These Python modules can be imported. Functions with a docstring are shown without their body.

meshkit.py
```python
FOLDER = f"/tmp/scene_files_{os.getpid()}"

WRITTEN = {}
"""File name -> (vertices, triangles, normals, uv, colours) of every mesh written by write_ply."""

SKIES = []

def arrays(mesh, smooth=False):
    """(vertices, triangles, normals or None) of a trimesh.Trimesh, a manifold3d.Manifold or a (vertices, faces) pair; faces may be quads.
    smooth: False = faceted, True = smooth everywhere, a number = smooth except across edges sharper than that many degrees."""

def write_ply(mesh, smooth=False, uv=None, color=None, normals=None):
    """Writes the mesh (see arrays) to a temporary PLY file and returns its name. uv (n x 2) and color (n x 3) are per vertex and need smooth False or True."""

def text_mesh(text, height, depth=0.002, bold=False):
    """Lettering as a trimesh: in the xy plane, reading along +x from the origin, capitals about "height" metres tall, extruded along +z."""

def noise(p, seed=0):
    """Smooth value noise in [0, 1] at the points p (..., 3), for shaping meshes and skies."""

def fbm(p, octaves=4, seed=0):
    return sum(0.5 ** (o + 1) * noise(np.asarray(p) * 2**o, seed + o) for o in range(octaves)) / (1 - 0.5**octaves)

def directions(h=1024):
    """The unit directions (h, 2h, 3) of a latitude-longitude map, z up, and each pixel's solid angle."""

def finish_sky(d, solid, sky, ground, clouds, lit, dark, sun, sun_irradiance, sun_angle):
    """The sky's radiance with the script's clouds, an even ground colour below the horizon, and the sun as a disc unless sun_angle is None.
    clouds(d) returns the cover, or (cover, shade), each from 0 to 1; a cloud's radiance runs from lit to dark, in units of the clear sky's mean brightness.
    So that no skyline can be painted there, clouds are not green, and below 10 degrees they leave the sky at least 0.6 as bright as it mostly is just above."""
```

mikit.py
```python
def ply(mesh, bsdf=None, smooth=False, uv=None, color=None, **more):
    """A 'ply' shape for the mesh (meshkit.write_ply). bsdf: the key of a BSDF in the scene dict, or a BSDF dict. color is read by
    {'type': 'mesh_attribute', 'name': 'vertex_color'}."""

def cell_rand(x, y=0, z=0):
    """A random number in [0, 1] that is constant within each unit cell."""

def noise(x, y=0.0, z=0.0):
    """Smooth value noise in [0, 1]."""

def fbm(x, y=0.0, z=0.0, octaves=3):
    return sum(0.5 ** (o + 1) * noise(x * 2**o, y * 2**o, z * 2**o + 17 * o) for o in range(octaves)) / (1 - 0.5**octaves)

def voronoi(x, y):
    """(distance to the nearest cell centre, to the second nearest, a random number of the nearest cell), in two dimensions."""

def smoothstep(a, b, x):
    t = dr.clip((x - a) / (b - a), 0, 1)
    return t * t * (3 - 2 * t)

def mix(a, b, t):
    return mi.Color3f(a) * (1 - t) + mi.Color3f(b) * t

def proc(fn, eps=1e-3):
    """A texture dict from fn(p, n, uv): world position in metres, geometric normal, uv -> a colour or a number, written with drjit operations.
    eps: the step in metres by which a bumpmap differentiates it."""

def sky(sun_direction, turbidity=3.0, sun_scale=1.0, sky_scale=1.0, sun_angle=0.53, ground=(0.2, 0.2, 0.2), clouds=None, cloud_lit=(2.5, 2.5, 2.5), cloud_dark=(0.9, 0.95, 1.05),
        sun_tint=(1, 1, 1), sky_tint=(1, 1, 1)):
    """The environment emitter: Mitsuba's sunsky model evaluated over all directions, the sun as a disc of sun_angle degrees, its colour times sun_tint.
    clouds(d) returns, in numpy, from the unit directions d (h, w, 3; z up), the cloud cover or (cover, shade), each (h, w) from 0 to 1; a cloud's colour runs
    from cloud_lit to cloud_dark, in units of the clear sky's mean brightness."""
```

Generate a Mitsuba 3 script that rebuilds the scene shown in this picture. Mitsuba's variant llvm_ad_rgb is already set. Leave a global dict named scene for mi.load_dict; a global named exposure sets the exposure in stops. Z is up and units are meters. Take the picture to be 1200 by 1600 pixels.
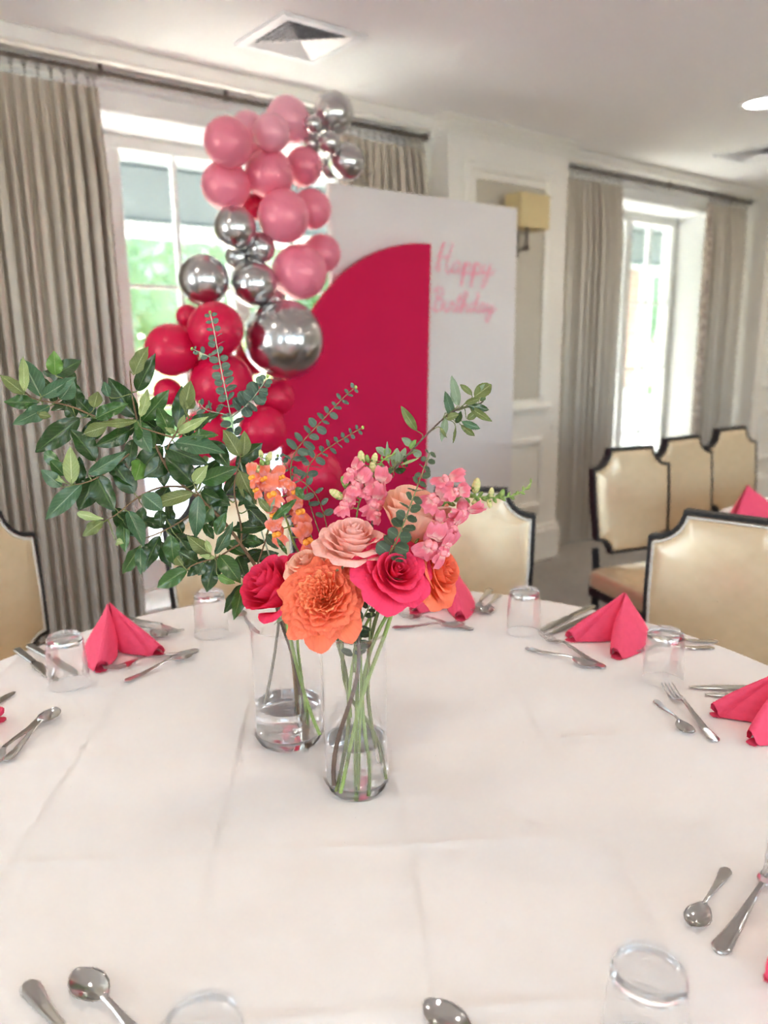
import math, random
import numpy as np, trimesh, mitsuba as mi, drjit as dr, mikit, meshkit
from mikit import proc, noise, fbm, voronoi, cell_rand, smoothstep, mix
from shapely.geometry import Polygon, LineString
from shapely import affinity
rng = np.random.default_rng(7); random.seed(7)
PI = math.pi
scene, labels = {}, {}
T = mi.ScalarTransform4f

# ------------------------------------------------------------------ camera
FPX, PITCH, ROLL, AZ = 1197.5, math.radians(12.57), math.radians(.753), math.radians(38.18)
EYE = np.array([-.658, -.905, 1.418])
_f = np.array([math.sin(AZ)*math.cos(PITCH), math.cos(AZ)*math.cos(PITCH), -math.sin(PITCH)])
_r = np.array([math.cos(AZ), -math.sin(AZ), 0.]); _d = np.cross(_f, _r)
RR, DD = _r*math.cos(ROLL)+_d*math.sin(ROLL), -_r*math.sin(ROLL)+_d*math.cos(ROLL)
CAM = np.eye(4); CAM[:3, 0], CAM[:3, 1], CAM[:3, 2], CAM[:3, 3] = -RR, -DD, _f, EYE
scene['camera'] = {'type': 'thinlens', 'fov': math.degrees(2*math.atan(600/FPX)), 'fov_axis': 'x', 'aperture_radius': .0046,
                   'focus_distance': 1.17, 'near_clip': .02, 'far_clip': 400., 'to_world': T(CAM.tolist())}
exposure = 0.10

# ------------------------------------------------------------------ sky and sun
def clouds(d):
    n = meshkit.fbm(d*[2.5, 2.5, 5], 5, 3)
    return np.clip((n-.42)*4, 0, 1), np.clip((n-.6)*2, 0, .6)
scene['sky'] = mikit.sky((.35, .85, .80), turbidity=3.0, sun_scale=36.0, sky_scale=40.0, ground=(.25, .28, .2), clouds=clouds)
LAMP, LAMP_COLOUR = 72.0, (1.0, .85, .71)

# ------------------------------------------------------------------ helpers
def ray(u, v): return ((u-600)/FPX)*RR+((v-800)/FPX)*DD+_f
def at_z(u, v, z): d = ray(u, v); return EYE+d*((z-EYE[2])/d[2])
def at_y(u, v, y): d = ray(u, v); return EYE+d*((y-EYE[1])/d[1])
def at_d(u, v, dep): return EYE+ray(u, v)*dep
def nrm(a): a = np.asarray(a, float); return a/(np.linalg.norm(a)+1e-12)

def num(key):
    if key not in scene and key not in labels and not any(k.startswith(key+'__') for k in (key,)): 
        if key not in USED: USED.add(key); return key
    i = 1
    while f'{key}_{i:03d}' in USED: i += 1
    USED.add(f'{key}_{i:03d}'); return f'{key}_{i:03d}'
USED = set()
NEXT = {}
def fresh(key):
    n = NEXT.get(key, 0); NEXT[key] = n+1
    return key if n == 0 else f'{key}_{n:03d}'
def tag(key, label=None, cat=None, group=None, kind=None):
    d = {k: v for k, v in (('label', label), ('category', cat), ('group', group), ('kind', kind)) if v}
    if d: labels[key] = d
    return key
def thing(name, label, cat, group=None): return tag(fresh(name), label, cat, group)
def shape(mesh, m, smooth=35, uv=None):
    if isinstance(mesh, dict): return mesh
    if uv is None and isinstance(mesh, tuple) and len(mesh) == 3: mesh, uv, smooth = (mesh[0], mesh[1]), mesh[2], True
    return mikit.ply(mesh, m, smooth=smooth, uv=uv)
def part(parent, name, mesh, m=None, smooth=35, label=None, kind=None, M=None):
    key = fresh(parent+'__'+name); d = shape(mesh, m, smooth)
    if M is not None: d = {**d, 'to_world': T(np.asarray(M).tolist())}
    scene[key] = d
    if label or kind: tag(key, label, kind=kind)
    return key
def solo(name, mesh, m, label, cat, group=None, kind=None, smooth=35, M=None):
    key = tag(fresh(name), label, cat, group, kind); d = shape(mesh, m, smooth)
    if M is not None: d = {**d, 'to_world': T(np.asarray(M).tolist())}
    scene[key] = d
    return key
def struct(name, mesh, m, label=None, smooth=35): 
    scene[name] = shape(mesh, m, smooth); labels[name] = {'kind': 'structure', **({'label': label} if label else {})}
    return name
cat = trimesh.util.concatenate
def box(x0, x1, y0, y1, z0, z1, b=0):
    c = np.array([[x, y, z] for x in (x0, x1) for y in (y0, y1) for z in (z0, z1)], float)
    if not b: return trimesh.convex.convex_hull(c)
    b = min(b, (x1-x0)*.45, (y1-y0)*.45, (z1-z0)*.45); ctr = c.mean(0); p = []
    for k in range(3):
        q = c-np.sign(c-ctr)*b; q[:, k] = c[:, k]; p.append(q)
    return trimesh.convex.convex_hull(np.vstack(p))
def place(x=0, y=0, z=0, rz=0, tilt=None):
    c, s = math.cos(rz), math.sin(rz)
    M = np.array([[c, -s, 0, x], [s, c, 0, y], [0, 0, 1, z], [0, 0, 0, 1.]])
    return M if tilt is None else M@tilt
def frame(o, x, z):
    """A 4x4 with local x along x and local z as near z as can be."""
    x = nrm(x); z = nrm(np.asarray(z, float)-x*np.dot(x, z)); M = np.eye(4); M[:3, 0], M[:3, 1], M[:3, 2], M[:3, 3] = x, np.cross(z, x), z, o
    return M
def grid(P, wrap=False):
    """(vertices, faces, uv) of a grid of points (n, m, 3)."""
    P = np.asarray(P, float); n, m = P.shape[:2]; k = np.arange(n*m).reshape(n, m)
    if wrap: k = np.hstack([k, k[:, :1]])
    a, b, c, d = k[:-1, :-1], k[1:, :-1], k[1:, 1:], k[:-1, 1:]
    f = np.vstack([np.stack([a, b, c], -1).reshape(-1, 3), np.stack([a, c, d], -1).reshape(-1, 3)])
    u, v = np.meshgrid(np.linspace(0, 1, n), np.linspace(0, 1, m), indexing='ij')
    return P.reshape(-1, 3), f, np.stack([u, v], -1).reshape(-1, 2)
def tm(g): return trimesh.Trimesh(g[0], g[1], process=False)
def join(gs):
    v, f, uv, at = [], [], [], 0
    for g in gs: v.append(g[0]); f.append(g[1]+at); uv.append(g[2]); at += len(g[0])
    return np.vstack(v), np.vstack(f), np.vstack(uv)
def spline(pts, n):
    pts = np.asarray(pts, float)
    if len(pts) < 3: return np.array([pts[0]+(pts[-1]-pts[0])*t for t in np.linspace(0, 1, n)])
    from scipy.interpolate import PchipInterpolator, CubicSpline
    t = np.r_[0, np.cumsum(np.linalg.norm(np.diff(pts, axis=0), axis=1))]
    return CubicSpline(t, pts)(np.linspace(0, t[-1], n))
def tube(pts, r, sides=8, n=None, caps=True):
    p = spline(pts, n or max(2, len(pts)*4)) if n != 0 else np.asarray(pts, float)
    r = np.interp(np.linspace(0, 1, len(p)), np.linspace(0, 1, np.size(r)), np.atleast_1d(r)) if np.size(r) > 1 else np.full(len(p), float(np.atleast_1d(r)[0]))
    t = np.gradient(p, axis=0); t /= np.linalg.norm(t, axis=1, keepdims=True)+1e-12
    a = np.cross(t[0], [0, 0, 1] if abs(t[0][2]) < .9 else [1, 0, 0]); A = []
    for k in range(len(p)):
        a = a-t[k]*np.dot(a, t[k]); a = a/(np.linalg.norm(a)+1e-12); A.append(a)
    A = np.array(A); B = np.cross(t, A); th = np.arange(sides)*2*PI/sides
    P = p[:, None]+r[:, None, None]*(np.cos(th)[None, :, None]*A[:, None]+np.sin(th)[None, :, None]*B[:, None])
    v, f, _ = grid(P, True)
    f = f[:, ::-1]
    if caps:
        i = np.arange(sides); v = np.vstack([v, p[0], p[-1]]); e = (len(p)-1)*sides
        f = np.vstack([f, np.stack([(i+1) % sides, i, np.full(sides, len(v)-2)], 1)[:, ::-1], np.stack([e+i, e+(i+1) % sides, np.full(sides, len(v)-1)], 1)[:, ::-1]])
    m = trimesh.Trimesh(v, f, process=False)
    if caps and m.volume < 0: m.invert()
    return m
def lathe(prof, n=48):
    """Closed or open profile of (r, z); r = 0 at the ends closes it."""
    prof = np.asarray(prof, float); th = np.arange(n)*2*PI/n
    P = np.stack([prof[:, None, 0]*np.cos(th), prof[:, None, 0]*np.sin(th), np.repeat(prof[:, 1:], n, 1)], -1)
    m = tm(grid(P, True)); m.merge_vertices(); m.update_faces(m.nondegenerate_faces())
    if m.volume < 0: m.invert()
    return m
def ball(c, r, sub=2):
    m = trimesh.creation.icosphere(sub, 1.0); m.apply_scale(r); m.apply_translation(c); return m
def extrude(poly, h): return trimesh.creation.extrude_polygon(poly, h, engine='earcut')
def moved(m, M): m = m.copy(); m.apply_transform(M); return m

# ------------------------------------------------------------------ materials
def mat(name, **k): scene[name] = {'type': 'twosided', 'b': {'type': 'principled', **k}}; return name
def rgb(*c): return {'type': 'rgb', 'value': list(c)}
def bump(name, fn, scale, eps=1e-3, **k):
    scene[name] = {'type': 'twosided', 'b': {'type': 'bumpmap', 'arbitrary': proc(fn, eps), 'scale': scale, 'b': {'type': 'principled', **k}}}; return name
def thin(name, colour, diff=.7, rough=.5):
    scene[name] = {'type': 'principledthin', 'base_color': colour, 'roughness': rough, 'diff_trans': diff, 'spec_trans': 0.0, 'eta': 1.4}; return name

mat('m_trim', base_color=rgb(.86, .825, .755), roughness=.45)
mat('m_wall', base_color=rgb(.82, .77, .69), roughness=.6)
mat('m_white', base_color=rgb(.90, .90, .89), roughness=.4)
mat('m_ceiling', base_color=rgb(.79, .755, .73), roughness=.9)
mat('m_panel', base_color=proc(lambda p, n, uv: mix((.50, .45, .37), (.56, .51, .43), .5*fbm(p.x*9, p.z*160, p.y*9)+.25)), roughness=.8)
mat('m_vent', base_color=rgb(.82, .81, .80), roughness=.4)
mat('m_dark_gap', base_color=rgb(.25, .25, .26), roughness=.8)
mat('m_carpet', base_color=proc(lambda p, n, uv: mix((.20, .18, .155), (.33, .30, .265), fbm(p.x*60, p.y*60, 0, 3)*.6+.5*fbm(p.x*2.2, p.y*3, 5)-.05)), roughness=1.0)
mat('m_bronze', base_color=rgb(.06, .05, .045), roughness=.45, metallic=.6)
def _curt(p, n, uv):
    return mix((.39, .345, .285), (.48, .43, .37), noise(uv.x*60, 0, 3)*.7+.3*noise(p.x*400, p.z*400, 9))
mat('m_curtain', base_color=proc(_curt), roughness=.38, sheen=.5, specular=.7)
def _ctrim(p, n, uv):
    a = voronoi(uv.x*3, uv.y*70)[0]
    return mix((.16, .11, .09), (.45, .38, .33), smoothstep(.25, .45, a))
mat('m_curtain_trim', base_color=proc(_ctrim), roughness=.7)
def _cloth(p, n, uv):
    u, w = p.x*.82-p.y*.572, -p.x*.572-p.y*.82
    a, b = (u-.054)/.264, (w+.058)/.264
    fa, fb = (a-dr.round(a))*.264, (b-dr.round(b))*.264
    h = dr.exp(-dr.square(fa/.008))*(.35+.65*noise(w*7, dr.round(a)*3, 1))+.55*dr.exp(-dr.square(fb/.008))*(.2+.8*noise(u*7, dr.round(b)*3, 5))
    return h+1.6*fbm(p.x*9, p.y*9, 2, 3)+.12*noise(p.x*60, p.y*60, 2)
bump('m_cloth', _cloth, .0048, 2e-3, base_color=rgb(.785, .755, .725), roughness=.75, sheen=.2)
def _weave(p, n, uv): return .5+.5*dr.sin(uv.x*900)*dr.sin(uv.y*900)
mat('m_napkin', base_color=proc(lambda p, n, uv: mix((.68, .042, .105), (.80, .075, .155), fbm(p.x*120, p.y*120, p.z*120))), roughness=.75, sheen=.5)
mat('m_black_wood', base_color=rgb(.009, .009, .011), roughness=.42, specular=.22)
mat('m_vinyl', base_color=proc(lambda p, n, uv: mix((.55, .41, .24), (.61, .46, .29), fbm(p.x*40, p.y*40, p.z*40))), roughness=.27, specular=.9, metallic=.2, clearcoat=1.0, clearcoat_gloss=.8)
mat('m_nail', base_color=rgb(.72, .70, .66), roughness=.25, metallic=1.0)
mat('m_steel', base_color=rgb(.62, .61, .60), roughness=.09, metallic=1.0)
mat('m_backdrop', base_color=rgb(.80, .76, .755), roughness=.5)
mat('m_magenta', base_color=rgb(.56, .008, .07), roughness=.7, specular=.15)
mat('m_script', base_color=rgb(.90, .25, .40), roughness=.5)
mat('m_shade', base_color=rgb(.62, .49, .26), roughness=.8)
mat('m_pink', base_color=rgb(.78, .19, .28), roughness=.3, specular=.5)
mat('m_pale_pink', base_color=rgb(.85, .33, .43), roughness=.28, specular=.5)
mat('m_hot_pink', base_color=rgb(.58, .007, .055), roughness=.28, specular=.3)
mat('m_chrome', base_color=rgb(.58, .58, .59), roughness=.17, metallic=1.0)
scene['m_glass'] = {'type': 'dielectric', 'int_ior': 1.5, 'ext_ior': 1.0}
scene['m_water'] = {'type': 'dielectric', 'int_ior': 1.33, 'ext_ior': 1.0}
scene['m_thin_glass'] = {'type': 'thindielectric', 'int_ior': 1.65, 'ext_ior': 1.0}
scene['m_pane'] = {'type': 'thindielectric', 'int_ior': 1.5, 'ext_ior': 1.0}

# ------------------------------------------------------------------ room shell
H, XL, XR, YF, YW = 2.56, -3.2, 9.0, -4.6, 2.62        # ceiling; left, right, front wall; window wall's inner face
struct('floor', box(XL-.2, XR+.2, YF-.2, YW+.45, -.12, 0), 'm_carpet', 'taupe flecked carpet floor')
struct('ceiling', box(XL-.2, XR+.2, YF-.2, YW+.45, H, H+.15), 'm_ceiling', 'smooth off-white ceiling')
WINS = [(.045, 2.105), (3.51, 5.57), (6.98, 8.80)]; WZ0, WZ1 = .14, 2.385
def wall_x(x0, x1, y0, y1, openings, z0=0, z1=H):
    """A wall along x between y0 and y1 with openings (xa, xb, za, zb)."""
    out, at = [], x0
    for a, b, za, zb in openings:
        out += [box(at, a, y0, y1, z0, z1), box(a, b, y0, y1, z0, za), box(a, b, y0, y1, zb, z1)]; at = b
    return cat(out+[box(at, x1, y0, y1, z0, z1)])
def turn_wall(m):                                     # x -> y
    m = m.copy(); m.vertices = m.vertices[:, [1, 0, 2]]; m.invert(); return m
struct('wall_back', wall_x(XL-.2, XR+.2, YW, YW+.45, [(a, b, WZ0, WZ1) for a, b in WINS]), 'm_white', 'white painted window wall with recessed bays')
SIDE = [(-3.4, -2.2, .3, 2.3), (.4, 1.9, .3, 2.3)]
struct('wall_left', turn_wall(wall_x(YF-.2, YW+.2, XL-.2, XL, SIDE)), 'm_white', 'painted side wall with tall windows')
FRONT = [(-2.6, -1.0, .3, 2.3), (-.4, 1.2, .3, 2.3), (1.8, 3.4, .3, 2.3)]
struct('wall_front', wall_x(XL-.2, XR+.2, YF-.2, YF, FRONT), 'm_white', 'painted wall behind the tables with tall windows')
struct('wall_right', box(XR, XR+.2, YF-.2, YW+.2, 0, H), 'm_wall', 'painted end wall')

def add_window(n, x0, x1, y=2.74, z0=WZ0, z1=WZ1, M=None, label=None, cols=3, rows=(.62, 1.16, 1.69)):
    key = f'window_{n}'; labels[key] = {'kind': 'structure', **({'label': label} if label else {})}
    s = .07
    fr = cat([box(x0, x0+s, y, y+.09, z0, z1, .006), box(x1-s, x1, y, y+.09, z0, z1, .006), box(x0+s, x1-s, y, y+.09, z1-s, z1, .006), box(x0+s, x1-s, y, y+.09, z0, z0+.16, .006)])
    def P(name, m, mm, **k): part(key, name, m if M is None else moved(m, M), mm, **k)
    P('frame', fr, 'm_white')
    ga, gb = x0+s, x1-s
    for i in range(1, cols): x = ga+(gb-ga)*i/cols; P('muntin', box(x-.011, x+.011, y+.02, y+.07, z0+.16, z1-s, .004), 'm_white')
    for z in rows: P('muntin', box(ga, gb, y+.025, y+.065, z-.011, z+.011, .004), 'm_white')
    xs, zs = np.linspace(ga, gb, cols+1), [z0+.16, *rows, z1-s]
    for i in range(cols):
        for j in range(len(zs)-1):
            v = np.array([[xs[i], y+.045, zs[j]], [xs[i+1], y+.045, zs[j]], [xs[i+1], y+.045, zs[j+1]], [xs[i], y+.045, zs[j+1]]])
            P('pane', trimesh.Trimesh(v, [[0, 1, 2], [0, 2, 3]], process=False), 'm_pane', smooth=False)
def triple_window(n, x0, x1, label, y=2.93, rows=(.62, 1.16, 1.70)):
    """A wide window of three gridded sashes divided by two mullions, set at the outer side of a deep reveal."""
    key = f'window_{n}'; labels[key] = {'kind': 'structure', 'label': label}; c = (x0+x1)/2; z0, z1 = WZ0, WZ1; s = .06
    part(key, 'frame', cat([box(x0, x0+s, y, y+.09, z0, z1, .006), box(x1-s, x1, y, y+.09, z0, z1, .006), box(x0+s, x1-s, y, y+.09, z1-s, z1, .006), box(x0+s, x1-s, y, y+.09, z0, z0+.16, .006)]), 'm_white')
    for m in (-.33, .33): part(key, 'mullion', box(c+m-.045, c+m+.045, y-.01, y+.09, z0+.16, z1-s, .006), 'm_white')
    zs = [z0+.16, *rows, z1-s]
    for a, b in ((x0+s, c-.375), (c-.285, c+.285), (c+.375, x1-s)):
        m = (a+b)/2; part(key, 'muntin', box(m-.010, m+.010, y+.02, y+.07, z0+.16, z1-s, .004), 'm_white')
        for z in rows: part(key, 'muntin', box(a, b, y+.025, y+.065, z-.010, z+.010, .004), 'm_white')
        for xa, xb in ((a, m), (m, b)):
            for za, zb in zip(zs, zs[1:]):
                v = np.array([[xa, y+.045, za], [xb, y+.045, za], [xb, y+.045, zb], [xa, y+.045, zb]]); part(key, 'pane', trimesh.Trimesh(v, [[0, 1, 2], [0, 2, 3]], process=False), 'm_pane', smooth=False)
triple_window(1, *WINS[0], 'white gridded window behind the balloons')
triple_window(2, *WINS[1], 'white gridded window between the two right-hand curtains')
triple_window(3, *WINS[2], 'white gridded window farthest along the window wall')
SW = np.array([[0, 1, 0, 0], [1, 0, 0, 0], [0, 0, 1, 0], [0, 0, 0, 1.]])
for i, (a, b, za, zb) in enumerate(SIDE): add_window(4+i, a, b, XL-.14, za, zb, SW, 'tall window of the side wall', 3, (.95, 1.6))
for i, (a, b, za, zb) in enumerate(FRONT): add_window(6+i, a, b, YF-.14, za, zb, None, 'tall window of the wall behind the camera', 3, (.95, 1.6))
# casings round the window openings
for i, (a, b) in enumerate(WINS):
    k = f'trim_{i+1}'; labels[k] = {'kind': 'structure', 'label': 'white casing around a window opening'}
    part(k, 'side_casing', box(a-.09, a, YW-.028, YW, 0, WZ1, .006), 'm_white'); part(k, 'side_casing', box(b, b+.09, YW-.028, YW, 0, WZ1, .006), 'm_white')
    part(k, 'head_casing', box(a-.09, b+.09, YW-.032, YW, WZ1, WZ1+.09, .006), 'm_white'); part(k, 'cap', box(a-.11, b+.11, YW-.055, YW, WZ1+.09, WZ1+.12, .008), 'm_white')
# pilasters between the bays, with crown, base, rails and framed panel
YP = 2.27
PIL = [(-1.2, -.15), (2.30, 3.28), (5.80, 6.78)]
for i, (a, b) in enumerate(PIL):
    k = 'pilaster' if i == 0 else f'pilaster_{i:03d}'; k = f'trim_{4+i}'; labels[k] = {'kind': 'structure', 'label': 'cream panelled pilaster between two window bays'}
    part(k, 'shaft', box(a, b, YP, YW, 0, H), 'm_trim', smooth=False)
    def molding(name, x0, x1, z0, z1, d, b_=.006): part(k, name, box(x0, x1, YP-d, YP+.001, z0, z1, b_), 'm_trim')
    # crown with returns on both sides
    for z0, z1, d in ((2.535, 2.56, .055), (2.505, 2.535, .036), (2.475, 2.505, .016)):
        part(k, 'crown_step', box(a-d, b+d, YP-d, YW-.02, z0, z1, .008), 'm_trim')
    part(k, 'base', box(a-.022, b+.022, YP-.022, YW-.02, 0, .215, .008), 'm_trim'); part(k, 'base_cap', box(a-.014, b+.014, YP-.014, YW-.02, .215, .245, .006), 'm_trim')
    fx0, fx1 = a+.15, b-.17                                             # framed panel
    part(k, 'upper_panel', box(fx0, fx1, YP-.004, YP+.002, 1.06, 2.31), 'm_panel', smooth=False)
    for x in (fx0, fx1): molding('panel_frame', x-.045, x+.0, 1.02, 2.33, .03, .012); molding('panel_frame', x+.0, x+.045, 1.02, 2.33, .018, .008)
    molding('panel_frame', fx0-.045, fx1+.045, 2.31, 2.355, .03, .012); molding('panel_frame', fx0, fx1, 2.27, 2.31, .016, .006)
    molding('chair_rail', fx0-.05, fx1+.05, .985, 1.03, .035, .012)
    molding('lower_panel_frame', fx0, fx1, .775, .815, .022, .008); molding('lower_panel_frame', fx0, fx1, .36, .40, .022, .008)
    for x in (fx0, fx1): molding('lower_panel_frame', x-.02, x+.02, .40, .775, .022, .008)
    for x in (a+.06, b-.06):
        for z in (.88, .93): molding('rosette', x-.025, x+.025, z-.02, z+.02, .014, .008)
# beams over the bays
BAYS = [(-.15, 2.30), (3.28, 5.80), (6.78, 9.0)]
for i, (a, b) in enumerate(BAYS):
    k = f'trim_{7+i}'; struct(k, cat([box(a, b, 2.335, 2.40, 2.497, H, .008)]), 'm_trim', 'cream beam across the top of a window bay')
    struct(f'baseboard_{i+1}', cat([box(a+.02, WINS[i][0]-.09, YW-.02, YW, 0, .16, .006), box(WINS[i][1]+.09, b-.02, YW-.02, YW, 0, .16, .006)]), 'm_white', 'white baseboard under the bay wall')

# ------------------------------------------------------------------ lamps in the ceiling
LAMPS = [(3.44, 1.19), (5.4, 1.19), (7.4, 1.19), (-2.2, 1.19), (-.45, 1.05)] + [(x, y) for y in (-.75, -2.7) for x in (-2.2, -.3, 1.6, 3.5, 5.4, 7.4)]
_trim = lathe([(.092, 0), (.115, -.001), (.117, -.006), (.11, -.009), (.095, -.009), (.090, -.004), (.092, 0)], 40)
_disc = trimesh.creation.cylinder(radius=.091, height=.003, sections=40)
for i, (x, y) in enumerate(LAMPS):
    k = thing('ceiling_light', 'glowing round downlight in the ceiling near the right edge of the photo', 'ceiling light') if i == 0 else thing('ceiling_light', 'round recessed ceiling downlight outside the picture, glowing warm white', 'ceiling light', 'recessed downlights outside the picture')
    part(k, 'trim_ring', moved(_trim, place(x, y, H)), 'm_vent')
    kk = part(k, 'lens', moved(_disc, place(x, y, H-.0035)), 'm_vent')
    scene[kk] = {**scene[kk], 'emitter': {'type': 'area', 'radiance': rgb(*[LAMP*c for c in LAMP_COLOUR])}}

# ------------------------------------------------------------------ ceiling vents: a square diffuser with louvres on four sides
def vent(cx, cy, s, label, rz=0):
    k = thing('ceiling_vent', label, 'vent'); h = s/2; M = place(cx, cy, H, rz)
    o = Polygon([(-h, -h), (h, -h), (h, h), (-h, h)]); g = h-.035
    fr = extrude(o.difference(Polygon([(-g, -g), (g, -g), (g, g), (-g, g)])), .012); fr.apply_translation([0, 0, -.0125])
    part(k, 'frame', moved(fr, M), 'm_vent', smooth=False)
    part(k, 'backing', moved(box(-g, g, -g, g, -.002, -.0005), M), 'm_dark_gap', smooth=False)
    n = 7
    for side in range(4):
        R = place(0, 0, 0, side*PI/2)
        for j in range(n):
            r = g*(1-j/n)-.002; w = g/n*.95
            q = np.array([[-r, -r, -.012], [r, -r, -.012], [r-w, -r+w, -.003], [-r+w, -r+w, -.003]]); t = np.array([0, 0, .0015])
            v = np.vstack([q, q+t]); m = trimesh.convex.convex_hull(v)
            part(k, 'louvre', moved(m, M@R), 'm_vent', smooth=False)
vent(1.135, 1.86, .37, 'white square ceiling vent with four-way louvres above the balloons')
vent(4.50, 1.75, .37, 'white square ceiling vent near the downlight')

# ------------------------------------------------------------------ curtains, rods and rings
YR, ZR = 2.42, 2.474
def curtain(x0, x1, label, spread=1.0, trim_side=1, n=9, seed=0):
    k = thing('curtain', label, 'curtain'); r = np.random.default_rng(seed)
    S, V = n*14+1, 26; zt, zb = 2.415, .012
    s = np.linspace(0, 1, S); ph = 2*PI*n*s
    amp = .040*(1+.35*np.sin(7*s+seed)); v = np.linspace(0, 1, V)
    P = np.zeros((S, V, 3)); wob = .10*np.sin(5*s+seed)
    for j, t in enumerate(v):
        g = .35+.65*min(1, t*7); w = 1+(spread-1)*t; mid = (x0+x1)/2
        X = x0+(x1-x0)*s; X = mid+(X-mid)*w+.006*np.sin(ph*2+1)*g
        P[:, j, 0] = X; P[:, j, 1] = YR+.03*g-amp*2.0*g*np.abs(np.sin(ph/2+wob*t))**.7+.008*g*np.sin(2.3*ph+seed)
        scal = .006*np.abs(np.sin(ph/2)) if j == 0 else 0
        P[:, j, 2] = zt+(zb-zt)*t-scal
    part(k, 'fabric', grid(P), 'm_curtain')
    e = S-8 if trim_side > 0 else 0
    Q = P[e:e+8].copy(); Q[:, :, 1] -= .0035
    part(k, 'edge_tape', grid(Q), 'm_curtain_trim', label='patterned brown tape along the edge')
    for i in range(n+1):
        x = x0+(x1-x0)*min(.98, (i+.25)/n)
        if x > x1: break
        ring = trimesh.creation.torus(major_radius=.019, minor_radius=.0022, major_sections=20, minor_sections=6)
        ring.apply_transform(trimesh.transformations.rotation_matrix(PI/2, [0, 1, 0])); ring.apply_translation([x, YR, ZR-.012])
        hook = tube([[x, YR, ZR-.03], [x, YR, 2.40]], .0018, 5, 2)
        part(k, 'ring', cat([ring, hook]), 'm_bronze')
def rod(x0, x1, brackets, label):
    k = thing('curtain_rod', label, 'curtain rod')
    part(k, 'pole', tube([[x0, YR, ZR], [x1, YR, ZR]], .0085, 12, 2), 'm_bronze')
    for x in (x0, x1): part(k, 'finial', cat([ball([x, YR, ZR], .017), lathe([(0, -.012), (.013, -.012), (.013, .012), (0, .012)], 12).apply_transform(trimesh.transformations.rotation_matrix(PI/2, [0, 1, 0])).apply_translation([x, YR, ZR])]), 'm_bronze')
    for x in brackets: part(k, 'bracket', cat([box(x-.008, x+.008, YR-.004, YR+.004, ZR, H, .002), ball([x, YR, ZR], .015)]), 'm_bronze')
rod(-.11, 2.27, (.55, 1.10), 'long dark curtain rod above the balloons')
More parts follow.
